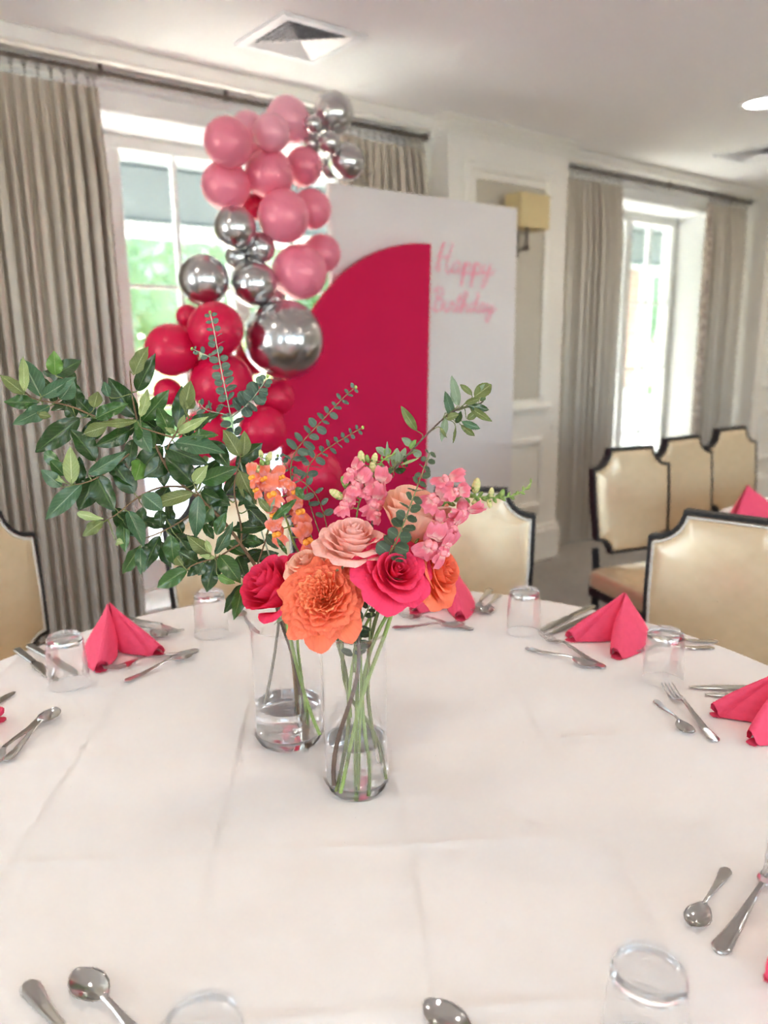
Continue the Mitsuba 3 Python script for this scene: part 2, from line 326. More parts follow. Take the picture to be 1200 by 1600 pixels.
rod(3.34, 5.77, (4.6,), 'dark curtain rod over the far right window')
curtain(-.08, .535, 'pleated taupe curtain at the left edge of the photo', 1.0, 1, 13, 1)
curtain(1.72, 2.26, 'taupe curtain partly hidden behind the silver balloons and white backdrop', 1.0, -1, 11, 2)
curtain(3.44, 4.03, 'taupe curtain right of the panelled pilaster', .96, 1, 11, 3)
curtain(5.14, 5.72, 'taupe curtain at the far right of the photo', .96, -1, 11, 4)

# ------------------------------------------------------------------ wall sconce
k = thing('wall_sconce', 'wall sconce with rectangular cream shade beside the white backdrop', 'sconce')
sx = 2.80; part(k, 'shade', cat([box(sx-.12, sx+.12, 2.10, 2.106, 2.02, 2.20, .002), box(sx-.12, sx+.12, 2.214, 2.22, 2.02, 2.20, .002), box(sx-.12, sx-.114, 2.106, 2.214, 2.02, 2.20, .002), box(sx+.114, sx+.12, 2.106, 2.214, 2.02, 2.20, .002)]), 'm_shade')
part(k, 'stem', tube([[sx, 2.16, 1.93], [sx, 2.16, 2.05]], .008, 8, 2), 'm_bronze'); part(k, 'arm', tube([[sx, 2.16, 1.94], [sx, 2.20, 1.915], [sx, 2.262, 1.95]], .007, 8), 'm_bronze')
part(k, 'finial', ball([sx, 2.16, 1.92], .016), 'm_bronze'); part(k, 'back_plate', box(sx-.04, sx+.04, 2.254, 2.2655, 1.88, 2.02, .004), 'm_bronze')

# ------------------------------------------------------------------ backdrop boards
YB = 1.93
k = thing('birthday_backdrop', 'tall white backdrop board lettered Happy Birthday in pink script', 'backdrop')
part(k, 'board', box(1.305, 2.47, YB, YB+.035, 0, 2.073, .004), 'm_backdrop')
part(k, 'foot', box(1.45, 1.50, YB+.035, YB+.30, 0, .04, .004), 'm_white'); part(k, 'foot', box(2.27, 2.32, YB+.035, YB+.30, 0, .04, .004), 'm_white')
# script lettering as strokes: each letter a list of polylines on a unit grid (x-height 1)
GLY = {
 'H': [[(0, .2), (.35, 1.1), (.75, 2.3), (.8, 2.5), (.6, 2.2), (.45, .8), (.4, 0)], [(.1, 1.2), (.9, 1.3), (1.6, 1.45)], [(1.75, 2.5), (1.5, 1.6), (1.3, .3), (1.45, 0), (1.9, .35)]],
 'a': [[(.95, .85), (.6, 1.0), (.2, .7), (.1, .25), (.35, 0), (.7, .25), (.95, .85), (.85, .25), (1.0, 0), (1.4, .3)]],
 'p': [[(0, .3), (.35, .95), (.25, .2), (0, -1.1), (.1, .1), (.4, .85), (.75, .95), (.85, .5), (.6, .05), (.3, .1), (.75, 0), (1.25, .3)]],
 'y': [[(0, .3), (.25, .9), (.2, .3), (.45, .05), (.8, .4), (1.0, .95), (.85, .1), (.55, -.9), (.25, -1.1), (.2, -.7), (.7, -.1), (1.6, .5)]],
 'B': [[(.45, 2.4), (.35, 1.2), (.2, 0)], [(-.1, 2.0), (.4, 2.55), (1.1, 2.4), (1.15, 1.8), (.5, 1.35), (1.15, 1.2), (1.25, .5), (.7, .0), (.1, .1), (-.2, .4)]],
 'i': [[(0, .3), (.3, .95), (.2, .25), (.4, 0), (.8, .3)], [(.4, 1.35), (.44, 1.42)]],
 'r': [[(0, .3), (.3, .95), (.4, 1.1), (.5, .9), (.85, .9), (.7, .3), (.85, 0), (1.2, .3)]],
 't': [[(0, .3), (.35, 1.2), (.5, 1.9), (.3, .8), (.3, .15), (.55, 0), (.95, .3)], [(.05, 1.3), (.95, 1.4)]],
 'h': [[(0, .3), (.5, 1.5), (.6, 2.2), (.4, 2.2), (.2, 1.0), (.1, 0), (.4, .8), (.75, .95), (.75, .3), (.95, 0), (1.35, .3)]],
 'd': [[(.95, .85), (.6, 1.0), (.2, .7), (.1, .25), (.35, 0), (.7, .25), (1.0, 1.0), (1.25, 2.2), (1.0, .8), (.95, .15), (1.2, 0), (1.5, .3)]]}
ADV = {'H': 1.9, 'a': 1.3, 'p': 1.2, 'y': 1.4, 'B': 1.45, 'i': .8, 'r': 1.15, 't': .9, 'h': 1.3, 'd': 1.45}
def script(word, x, z, s):
    for ch in word:
        ts = [tube([[x+a*s+.12*s*b, YB-.004, z+b*s] for a, b in st], .0020, 6, len(st)*4) for st in GLY[ch]]
        part(k, 'letter', cat(ts), 'm_script'); x += ADV[ch]*s
script('Happy', 1.895, 1.735, .056)
script('Birthday', 1.885, 1.555, .043)
k = thing('arch_backdrop', 'deep magenta quarter-arch board standing in front of the white backdrop', 'backdrop')
arc = [(.80-.80*math.cos(t), 1.05+.80*math.sin(t)) for t in np.linspace(0, PI/2, 40)]
pl = Polygon([(0, 0)]+arc+[(.80, 0)]); pl = affinity.rotate(pl, -1.6, origin=(.8, 1.85))
m = extrude(pl, .03); m.vertices = np.c_[m.vertices[:, 0]+1.02, YB-.06+m.vertices[:, 2], m.vertices[:, 1]-pl.bounds[1]+.002]; m.invert() if m.volume < 0 else None
part(k, 'board', m, 'm_magenta', smooth=False); part(k, 'foot', box(1.25, 1.29, YB-.03, YB-.004, 0, .3, .004), 'm_magenta')

# ------------------------------------------------------------------ balloons
_t = np.linspace(0, 1, 26); _a = PI*_t
_prof = np.stack([np.sin(_a)*(1-.10*np.cos(_a)*0), -np.cos(_a)], 1)
_prof[:, 1] = np.where(_prof[:, 1] < 0, _prof[:, 1]*(1.0+.16*_t[::-1]**2), _prof[:, 1]); _prof[0, 0] = _prof[-1, 0] = 0
BALL = lathe(_prof, 40); KNOT = lathe([(0, .0), (.05, .0), (.035, -.06), (.03, -.09), (.085, -.16), (.06, -.17), (0, -.12)], 14); KNOT.apply_translation([0, 0, -1.13])
CORE = [(500, 210), (470, 300), (420, 420), (370, 520), (350, 620), (430, 700), (480, 760)]
def balloon(u, v, r, m, label, dy=0, asp=1.0, group=None):
    y = 1.80+dy; c = at_y(u, v, y); dep = np.dot(c-EYE, _f); R = r*dep/FPX
    q = min(CORE, key=lambda p: math.hypot(p[0]-u, p[1]-v)); hub = at_y(q[0], q[1], 1.84)
    ax = nrm(c-hub+np.array([.001, -.04, .02])); X = nrm(np.cross([0, 1, .3], ax)); M = np.eye(4)
    M[:3, 0], M[:3, 1], M[:3, 2] = X, np.cross(ax, X), ax
    S = np.diag([R/math.sqrt(asp), R/math.sqrt(asp), R*math.sqrt(asp), 1]); M = M@S; M[:3, 3] = c
    k = thing('balloon', label, 'balloon', group)
    part(k, 'bulb', _shape('BALL', BALL, m), M=M); part(k, 'knot', _shape('KNOT', KNOT, m), M=M)
_cache = {}
def _shape(name, mesh, m, smooth=True):
    if (name, m) not in _cache: _cache[name, m] = shape(mesh, m, smooth)
    return _cache[name, m]
BALLOONS = [
 (356, 222, 37, 'm_pink', 'pink balloon farthest left in the top row of the garland', -.02),
 (352, 290, 37, 'm_pink', 'pink balloon farthest left in the second row of the garland', -.02),
 (387, 200, 25, 'm_pale_pink', 'pale pink balloon peeking out behind the top left pink balloon', .14),
 (449, 187, 34, 'm_pale_pink', 'pale pink balloon at the very top of the pink balloons', .07),
 (424, 207, 28.5, 'm_pale_pink', 'small pale pink balloon in front of the topmost pink balloon', -.07),
 (420, 272, 37.5, 'm_pink', 'pink balloon in the centre of the pink cluster', -.06),
 (475, 259, 28, 'm_pink', 'smaller pink balloon beside the small silver balloons', .03),
 (443, 338, 40, 'm_pink', 'large pink balloon right of the upper silver balloon', -.07),
 (487, 327, 30, 'm_pink', 'pink balloon half hidden left of the white backdrop edge, upper', .05),
 (469, 425, 42, 'm_pink', 'lowest large pink balloon above the biggest silver balloon', -.08),
 (503, 396, 29, 'm_pink', 'pink balloon tucked behind the lowest large pink balloon', .04),
 (400, 323, 20, 'm_hot_pink', 'deep pink balloon sunk between pink and silver balloons', .08),
 (397, 240, 16, 'm_pink', 'small pink balloon sunk in the middle of the top pink balloons', .06),
 (521, 176, 31, 'm_chrome', 'silver chrome balloon highest in the garland', .04),
 (490, 194, 14, 'm_chrome', 'small silver balloon left below the highest silver balloon', .0),
 (515, 223, 17, 'm_chrome', 'small silver balloon right below the highest silver balloon', -.04),
 (488, 225, 15, 'm_chrome', 'small dark silver balloon next to the pink balloon at the top', .05),
 (542, 253, 28, 'm_chrome', 'silver balloon just above the white backdrop corner', .03),
 (513, 264, 15, 'm_chrome', 'small silver balloon in shade above the backdrop corner', .08),
 (367, 356, 33, 'm_chrome', 'silver balloon left of the large pink balloon, upper of its cluster', -.05),
 (407, 387, 23, 'm_chrome', 'small silver balloon right in the silver cluster by the window', -.05),
 (371, 402, 20, 'm_chrome', 'smallest silver balloon in the middle of the cluster by the window', .0),
 (318, 437, 39, 'm_chrome', 'silver balloon farthest left, against the window', -.03),
 (396, 443, 36, 'm_chrome', 'silver balloon above the biggest silver balloon', -.06),
 (445, 531, 61, 'm_chrome', 'biggest silver chrome balloon in front of the magenta arch', -.14),
 (432, 468, 15, 'm_chrome', 'small silver balloon wedged above the biggest silver balloon', .06),
 (337, 515, 43, 'm_hot_pink', 'hot pink balloon behind the tip of the upright eucalyptus', -.08),
 (268, 547, 41, 'm_hot_pink', 'hot pink balloon farthest left, against the window', -.03),
 (294, 495, 19, 'm_hot_pink', 'small hot pink balloon under the leftmost silver balloon', .06),
 (346, 600, 50, 'm_hot_pink', 'large hot pink balloon behind the upright eucalyptus stem', -.08),
 (410, 672, 38, 'm_hot_pink', 'hot pink balloon below the biggest silver balloon', -.09),
 (487, 744, 48, 'm_hot_pink', 'lowest hot pink balloon behind the thin eucalyptus sprigs', -.10),
 (262, 612, 22, 'm_hot_pink', 'small hot pink balloon low against the window', .05),
 (318, 680, 38, 'm_hot_pink', 'hot pink balloon behind the big leafy branch', -.02),
 (384, 745, 36, 'm_hot_pink', 'hot pink balloon behind the orange snapdragon', .0),
 (430, 620, 30, 'm_hot_pink', 'hot pink balloon in shade under the biggest silver balloon', .05),
 (395, 560, 26, 'm_hot_pink', 'hot pink balloon between the large ones and the biggest silver balloon', .06)]
def _where(i, y): c = at_y(BALLOONS[i][0], BALLOONS[i][1], y); return c, BALLOONS[i][2]*np.dot(c-EYE, _f)/FPX
_ys = [1.80+b[5]+.001*i for i, b in enumerate(BALLOONS)]
for _ in range(220):                                   # settle: balloons press against each other without passing through
    mv = np.zeros(len(_ys)); W_ = [_where(i, y) for i, y in enumerate(_ys)]
    for i in range(len(_ys)):
        for j in range(i):
            d = np.linalg.norm(W_[i][0]-W_[j][0]); lap = .95*(W_[i][1]+W_[j][1])-d
            if lap > 0: s_ = 1 if _ys[i] > _ys[j] else -1; mv[i] += s_*lap*.35; mv[j] -= s_*lap*.35
    _ys = [min(max(y+m_, 1.25), 2.2 if BALLOONS[i][0] < (412 if BALLOONS[i][1] > 480 else 470) else 1.86-BALLOONS[i][2]*.0026+(.09 if BALLOONS[i][1] < 270 else 0)) for i, (y, m_) in enumerate(zip(_ys, mv))]
for a, y in zip(BALLOONS, _ys): balloon(a[0], a[1], a[2], a[3], a[4], y-1.80)

# ------------------------------------------------------------------ tables
TZ, TR = .753, .914
def drape(cx, cy, r, drop, zt, folds, seed, amp=.030):
    r_ = np.random.default_rng(seed); n = 288; th = np.arange(n)*2*PI/n; rows = []
    for q in np.r_[np.linspace(0.001, .985, 26)]: rows.append(np.stack([np.cos(th)*r*q, np.sin(th)*r*q, np.full(n, zt)], 1))
    for a in np.linspace(0, PI/2, 6)[1:]: rows.append(np.stack([np.cos(th)*(r-.012+.012*math.sin(a)), np.sin(th)*(r-.012+.012*math.sin(a)), np.full(n, zt-.012+.012*math.cos(a))], 1))
    f = np.sin(folds*th+.6*np.sin(3*th+seed))
    for t in np.linspace(.05, 1, 14):
        R = r+.004+amp*t*(f+.5)+.03*t; rows.append(np.stack([np.cos(th)*R, np.sin(th)*R, np.full(n, zt-.012-(drop-.012)*t)], 1))
    v, fc, uv = grid(np.array(rows), True)
    return v+np.array([cx, cy, 0]), fc[:, ::-1], uv
k = thing('dining_table', 'round banquet table under the white tablecloth', 'table')
part(k, 'top', moved(lathe([(0, -.03), (TR-.014, -.03), (TR-.010, -.026), (TR-.010, -.006), (TR-.014, -.003), (0, -.003)], 64), place(0, 0, TZ-.004)), 'm_black_wood')
part(k, 'pedestal', lathe([(0, 0), (.30, 0), (.30, .03), (.06, .08), (.05, .6), (.2, .718), (0, .718)], 32), 'm_black_wood')
solo('tablecloth', drape(0, 0, TR, .235, TZ, 16, 1), 'm_cloth', 'white tablecloth with fold creases over the large round table', 'tablecloth')

k = thing('banquet_table', 'far table with white cloth behind the right-hand chair', 'table')
part(k, 'top', box(2.24, 4.4, -.6, .55, .70, .745, .004), 'm_black_wood')
for x in (2.4, 4.25):
    for y in (-.45, .4): part(k, 'leg', box(x-.03, x+.03, y-.03, y+.03, 0, .70, .004), 'm_black_wood')
def rect_cloth(x0, x1, y0, y1, z, drop):
    # rounded rectangle ring loft
    def ring(o, zz, wv=0):
        pts = np.array(Polygon([(x0, y0), (x1, y0), (x1, y1), (x0, y1)]).buffer(.03+o, quad_segs=6).exterior.coords)[:-1]
        L = LineString(np.vstack([pts, pts[:1]])); q = [L.interpolate(s, normalized=True) for s in np.arange(200)/200]
        p = np.array([[a.x, a.y] for a in q]); c = np.array([(x0+x1)/2, (y0+y1)/2]); nn = p-c; nn /= np.linalg.norm(nn, axis=1, keepdims=True)
        return np.c_[p+nn*(wv*np.sin(np.arange(200)*.75))[:, None], np.full(200, zz)]
    c = np.array([(x0+x1)/2, (y0+y1)/2, z]); R0 = ring(-.006, z); rows = [c+(R0-c)*q for q in (.01, .4, .8, .97)]+[R0, ring(0, z-.006)]+[ring(.005+.02*t, z-.006-drop*t, .012*t) for t in np.linspace(.1, 1, 8)]
    v, f, uv = grid(np.array(rows), True); return v, f[:, ::-1], uv
solo('tablecloth', rect_cloth(2.22, 4.42, -.62, .57, .752, .235), 'm_cloth2', 'white tablecloth on the far table behind the right-hand chair', 'tablecloth')
mat('m_cloth2', base_color=rgb(.86, .84, .82), roughness=.8)

# ------------------------------------------------------------------ dining chairs
def _back_outline(s=1.0):
    p = [(.112, .44)]
    p += [(.195-.083*math.cos(a), .445-.083*math.sin(a)) for a in np.linspace(0.05, PI/2, 9)]
    p += [(.2, .36), (.197, .2), (.188, .062)]
    p += [(.180-.062*math.sin(a), -.002+.064*math.cos(a)) for a in np.linspace(0.15, PI/2, 8)]
    p += [(.105, 0)]
    return Polygon(p+[(-x, y) for x, y in p[::-1]])
BACK = _back_outline(); FIELD = BACK.buffer(-.010, join_style=1)
def _resample(poly, n):
    L = poly.exterior; return np.array([[q.x, q.y] for q in (L.interpolate(i/n, normalized=True) for i in range(n))])
def _dome(poly, h, n=140):
    b = _resample(poly, n); c = np.array([0, .22]); rows = []
    for s in (1, .992, .975, .95, .90, .8, .65, .45, .25, .08, .005):
        q = c+(b-c)*s; rows.append(np.c_[q[:, 0], np.full(n, h*(1-s**9)**.55), q[:, 1]])
    return grid(np.array(rows), True)
RAKE = np.array([[1, 0, 0, 0], [0, 1, -.11, 0], [0, .0, 1, .53], [0, 0, 0, 1.]])
def _chair_parts():
    ring = extrude(BACK.difference(FIELD), .036); ring.vertices = np.c_[ring.vertices[:, 0], .018-ring.vertices[:, 2], ring.vertices[:, 1]]; ring.invert() if ring.volume < 0 else None
    out = {'back_frame': ('m_black_wood', moved(ring, RAKE), 30)}
    d = tm(_dome(FIELD, .020)); d.apply_translation([0, .010, 0]); d2 = tm(_dome(FIELD, .006)); d2.vertices[:, 1] = -d2.vertices[:, 1]-.008
    for g in (d, d2): g.apply_transform(RAKE)
    nn = d.face_normals.mean(0); d.invert() if nn[1] < 0 else None
    nn = d2.face_normals.mean(0); d2.invert() if nn[1] > 0 else None
    out['backrest'] = ('m_vinyl', d, True); out['outside_back'] = ('m_vinyl', d2, True)
    nb = _resample(FIELD.buffer(-.0062), 165); nails = []
    for x, z in nb:
        s = trimesh.creation.icosphere(1, .0052); s.vertices[:, 1] *= .7; s.apply_translation([x, .0215, z]); nails.append(s)
    out['nailhead_trim'] = ('m_nail', moved(cat(nails), RAKE), True)
    st = trimesh.convex.convex_hull(np.array([[x, y, z] for z, hx, y0, y1 in ((.395, .225, .0, .455), (.47, .24, -.005, .47)) for x in (-hx, hx) for y in (y0, y1)]))
    out['seat_rail'] = ('m_black_wood', trimesh.convex.convex_hull(np.array([[x, y, z] for z in (.36, .40) for x in (-.215, .215) for y in (.0, .45)])), False)
    P = []
    o = np.array(Polygon([(-.205, .02), (.205, .02), (.225, .455), (-.225, .455)]).buffer(.018, quad_segs=5).exterior.coords)[:-1]; o = _resample(Polygon(o), 80); c = o.mean(0)
    for s, z in ((.97, .40), (1.0, .41), (1.0, .45), (.985, .466), (.93, .478), (.8, .488), (.5, .496), (.2, .498), (.01, .499)): q = c+(o-c)*s; P.append(np.c_[q, np.full(len(q), z)])
    sm = tm(grid(np.array(P), True)); sm.invert() if sm.face_normals[-40:].mean(0)[2] < 0 else None
    out['seat'] = ('m_vinyl', sm, True)
    legs = {}
    for i, s in enumerate((-1, 1)):
        legs[f'rear{i}'] = tube([[s*.186, -.005-.11*0, .56], [s*.185, .012, .40], [s*.18, -.01, .2], [s*.178, -.085, 0.004]], [.019, .021, .019, .015], 4, 12)
        legs[f'front{i}'] = tube([[s*.205, .435, .38], [s*.203, .437, .2], [s*.20, .44, 0.004]], [.021, .017, .012], 8, 8)
    return out, legs
_CP, _CL = _chair_parts(); _CD = {n: shape(m, mm, sm) for n, (mm, m, sm) in _CP.items()}; _LD = {n: shape(m, 'm_black_wood', 40) for n, m in _CL.items()}
def chair(x, y, facing, label, group=None, nails=True):
    k = thing('dining_chair', label, 'chair', group); M = place(x, y, 0, math.radians(facing-90))
    for n, d in _CD.items():
        if n == 'nailhead_trim':
            if nails: part(k, n, d, M=M, kind='stuff', label='row of bright nailheads along the frame')
        else: part(k, n, d, M=M, label={'back_frame': 'black wooden frame with notched corners'}.get(n))
    for d in _LD.values(): part(k, 'leg', d, M=M)
# (x, y) is the foot of the backrest; its top leans back 5 cm
chair(.969, .737, 222.5, 'cream chair with nailhead trim behind the pink flowers, facing the camera')
chair(1.185, .045, 192, 'cream chair with shiny back at the right edge of the round table')
chair(.372, 1.15, 252, 'cream chair mostly hidden behind the leafy branch and vases')
chair(-.30, 1.324, 290, 'tan chair with nailhead trim at the left edge of the photo, before the curtain')
chair(2.13, .93, 254, 'tan chair nearest the pilaster in the row by the right window', nails=False)
chair(2.60, .97, 262, 'tan chair in the middle of the row by the right window', nails=False)
chair(3.10, 1.0, 264, 'tan chair at the right end of the row by the window', nails=False)

# ------------------------------------------------------------------ tableware
TOP = TZ+.0008
def on_table(u, v, z=TOP): return at_z(u, v, z)
def strip(xs, hw, zc, dish, th, rim=0., nt=9):
    xs = np.asarray(xs); t = np.linspace(-1, 1, nt); hw, zc, dish, th = (np.interp(xs, *np.array(a).T) if not callable(a) else a(xs) for a in (hw, zc, dish, th))
    X = np.repeat(xs[:, None], nt, 1); Y = hw[:, None]*t; Z = zc[:, None]-dish[:, None]*(1-t**2)
    e = (1-np.abs(t)**6)
    top = np.stack([X, Y, Z+th[:, None]*.5*e+rim*1.5*np.exp(-((np.abs(t)-.80)/.13)**2)*np.minimum(1, hw/.006)[:, None]], -1); bot = np.stack([X, Y, Z-th[:, None]*.5*e], -1)
    loop = np.concatenate([top, bot[:, ::-1]], 1); v, f, _ = grid(loop, True); m = trimesh.Trimesh(v, f, process=True)
    m.update_faces(m.nondegenerate_faces()); m.invert() if m.volume < 0 else None
    return m
def handle(L0, L1, w, z0=.0022, z1=.013, flat=.0026):
    xs = np.r_[np.linspace(0, .012, 7), np.linspace(.016, L1, 22)]
    hw = lambda x: np.minimum(np.sqrt(np.maximum(0, 1-((.013-np.minimum(x, .013))/.013)**2))*w+1e-5, w*(1-.66*np.clip((x-.012)/(L1-.035), 0, 1)**.8))
    return strip(xs, hw, [(0, z0), (L1*.35, z0+.001), (L1*.8, z1*.85), (L1, z1)], [(0, 0), (L1, 0)], [(0, flat), (L1*.5, flat*1.1), (L1, flat*1.3)], rim=.0006)
def spoon_parts(L):
    k = L/.19; h = handle(0, .128, .0105)
    xs = .124+.066*(1-np.cos(np.linspace(0, PI, 22)))/2
    hw = lambda x: .0205*np.power(np.clip(np.sin(PI*np.clip((x-.1225)/.0680, .0, 1)**1.12), 0, 1), .62)+.0006
    z = [(.124, .0125), (.135, .0105), (.157, .0095), (.18, .0100), (.19, .0115)]
    dd = lambda x: .0078*np.sin(PI*np.clip((x-.124)/.066, 0, 1))**.8
    b = strip(xs, hw, z, dd, [(.12, .0024), (.19, .0013)], nt=13)
    return {'handle': h.apply_scale(k), 'bowl': b.apply_scale(k)}
def fork_parts(L):
    k = L/.20; h = handle(0, .130, .0105)
    head = strip(np.linspace(.126, .158, 12), [(.126, .0034), (.134, .0052), (.144, .0112), (.158, .0128)], [(.126, .0128), (.14, .009), (.158, .0052)], [(.126, 0), (.158, .0016)], [(.126, .0034), (.158, .0018)])
    out = {'handle': h.apply_scale(k), 'head': head.apply_scale(k)}
    for i in range(4):
        y = (i-1.5)*.0068
        t = strip(np.linspace(.154, .200, 10), [(.154, .0025), (.17, .0018), (.195, .0014), (.2, .0006)], [(.154, .0052), (.17, .005), (.2, .0120)], [(.15, 0), (.2, 0)], [(.15, .0018), (.2, .0014)], nt=5)
        t.apply_translation([0, y, 0]); out[f'tine{i}'] = t.apply_scale(k)
    return out
def knife_parts(L):
    k = L/.23
    h = strip(np.r_[np.linspace(0, .01, 6), np.linspace(.014, .104, 14)], lambda x: np.sqrt(np.maximum(0, 1-((.011-np.minimum(x, .011))/.011)**2))*.0098*(1-.32*np.clip(x/.1, 0, 1))+1e-5, [(0, .0035), (.1, .0035)], [(0, 0), (.1, 0)], [(0, .0045), (.1, .0062)], rim=.0005)
    b = strip(np.linspace(.098, .23, 22), lambda x: .0030+.0078*np.clip((x-.098)/.012, 0, 1)*np.sqrt(np.clip((.2305-x)/.045, 0, 1)), [(.098, .0035), (.23, .0028)], [(.1, 0), (.2, 0)], [(.098, .004), (.112, .0022), (.23, .0012)])
    return {'handle': h.apply_scale(k), 'blade': b.apply_scale(k)}
_SETS = {'dinner_fork': (fork_parts, .205), 'spoon': (spoon_parts, .172), 'teaspoon': (spoon_parts, .138), 'dinner_knife': (knife_parts, .235)}
_SD = {n: {p: shape(m, 'm_steel', 50) for p, m in f(L).items()} for n, (f, L) in _SETS.items()}
def cutlery(name, a, b, label, lift=0.0, from_tip=False, tilt=0.0):
    """a: handle end, b: tip, both in the photograph on the table; the true length is kept, anchored at the middle (or at the tip)."""
    A, B = on_table(*a), on_table(*b); d = nrm(B-A); L = _SETS[name][1]
    o = B-d*L if from_tip else (A+B)/2-d*L/2
    M = frame(o+np.array([0, 0, lift]), d+np.array([0, 0, tilt]), [0, 0, 1])
    k = thing(name, label, {'dinner_fork': 'fork', 'spoon': 'spoon', 'teaspoon': 'spoon', 'dinner_knife': 'knife'}[name])
    for p, s in _SD[name].items(): part(k, p.rstrip('0123'), s, M=M)
cutlery('dinner_knife', (30, 1019), (84, 1062), 'knife with blade behind the left tumbler, nearer the camera', 0)
cutlery('dinner_knife', (52, 1014), (112, 1050), 'knife running behind the left tumbler, farther from the camera', 0)
cutlery('dinner_fork', (302, 1019), (172, 1048), 'fork lying in front of the left pink napkin, tines to the left')
cutlery('spoon', (195, 1067), (302, 1024), 'spoon lying in front of the left pink napkin, bowl to the right', .001)
cutlery('dinner_fork', (212, 971), (270, 989), 'blurred fork just right of the left pink napkin')
cutlery('spoon', (198, 975), (258, 998), 'blurred spoon just right of the left pink napkin, nearer the camera')
cutlery('spoon', (412, 1003), (362, 950), 'spoon beside the tumbler behind the leafy branch', .001)
cutlery('spoon', (8, 1195), (90, 1115), 'spoon lying at the left edge of the table, bowl up', .004)
cutlery('dinner_fork', (62, 1127), (-20, 1205), 'fork cut by the left edge of the photo, under the spoon')
cutlery('dinner_knife', (-70, 1135), (23, 1083), 'knife tip entering at the left edge of the photo', from_tip=True)
cutlery('dinner_fork', (738, 985), (622, 963), 'fork in front of the napkin behind the hot pink rose')
cutlery('spoon', (620, 983), (718, 982), 'spoon in front of the napkin behind the hot pink rose', .002)
cutlery('dinner_fork', (765, 922), (742, 960), 'blurred fork at the far edge of the table, left of the pair')
cutlery('spoon', (778, 930), (757, 963), 'blurred spoon at the far edge of the table, right of the pair')
cutlery('dinner_knife', (926, 949), (845, 987), 'knife left of the right-hand napkin, farther from the napkin', from_tip=True)
cutlery('dinner_knife', (945, 955), (860, 992), 'knife left of the right-hand napkin, touching the napkin', from_tip=True)
cutlery('dinner_fork', (948, 1047), (843, 993), 'fork in front of the right-hand napkin, between the two tumblers')
cutlery('spoon', (834, 1018), (920, 1043), 'spoon in front of the right-hand napkin, beside the fork', .001)
cutlery('dinner_fork', (1102, 1004), (997, 1004), 'fork behind the right tumbler, farther from the camera')
cutlery('dinner_fork', (1097, 1014), (993, 1018), 'fork behind the right tumbler, nearer the camera')
cutlery('dinner_knife', (1200, 1077), (1077, 1076), 'knife at the right edge with its tip left of the folded napkin, upper', from_tip=True)
cutlery('dinner_knife', (1225, 1093), (1102, 1087), 'knife at the right edge half under the folded napkin, lower', from_tip=True)
cutlery('dinner_fork', (1123, 1165), (1038, 1073), 'fork in front of the right tumbler, tines away from the camera')
cutlery('teaspoon', (1026, 1097), (1078, 1150), 'teaspoon left of the fork in front of the right tumbler')
cutlery('teaspoon', (1136, 1359), (1080, 1455), 'teaspoon near the lower right corner, bowl toward the camera')
cutlery('dinner_fork', (1115, 1499), (1225, 1345), 'fork cut by the right edge near the lower right corner')
cutlery('spoon', (215, 1620), (118, 1527), 'spoon in the lower left corner, bowl up', from_tip=True)
cutlery('dinner_fork', (68, 1575), (150, 1690), 'fork handle end at the bottom edge beside the lower left spoon')
cutlery('spoon', (800, 1680), (664, 1576), 'spoon bowl at the bottom edge of the photo', from_tip=True)

# tumblers, upside down on their rims: thin walls and a thick solid base on top
def tumbler_parts():
    wall = cat([lathe([(.0400-d, .001), (.0402-d, .02), (.0394-d, .05), (.0374-d, .078), (.0354-d, .0935), (.0346-d, .0970)], 64) for d in (0, .0022)])
    base = lathe([(0, .0890), (.018, .0893), (.0285, .0884), (.0328, .0872), (.0345, .0890), (.0352, .0940), (.0338, .1010), (.0312, .1040), (.0285, .1038), (.0262, .1020), (.015, .1005), (0, .1000)], 64)
    rim = trimesh.creation.torus(major_radius=.0395, minor_radius=.0009, major_sections=64, minor_sections=8); rim.apply_translation([0, 0, .0012])
    return wall, base, rim
_TP = [shape(m, mm, 60) for m, mm in zip(tumbler_parts(), ('m_thin_glass', 'm_glass', 'm_glass'))]
def tumbler(p, label):
    k = thing('tumbler', label, 'glass')
    for n, d in zip(('wall', 'base', 'rim'), _TP): part(k, n, d, M=place(p[0], p[1], TOP))
tumbler(on_table(108, 1069), 'upside-down clear tumbler left of the left pink napkin')
tumbler(on_table(331, 991), 'upside-down clear tumbler behind the leafy branch near the back vase')
tumbler(on_table(818, 988), 'upside-down clear tumbler between the rose bouquet and the right-hand napkin')
tumbler(on_table(1035, 1063), 'upside-down clear tumbler right of the right-hand napkin')
tumbler(at_z(1015, 1507, TOP+.104), 'upside-down clear tumbler near the lower right corner')
tumbler(at_z(315, 1590, TOP+.104), 'upside-down clear tumbler cut by the bottom edge')
tumbler(on_table(1246, 1380), 'upside-down clear tumbler just outside the right edge')

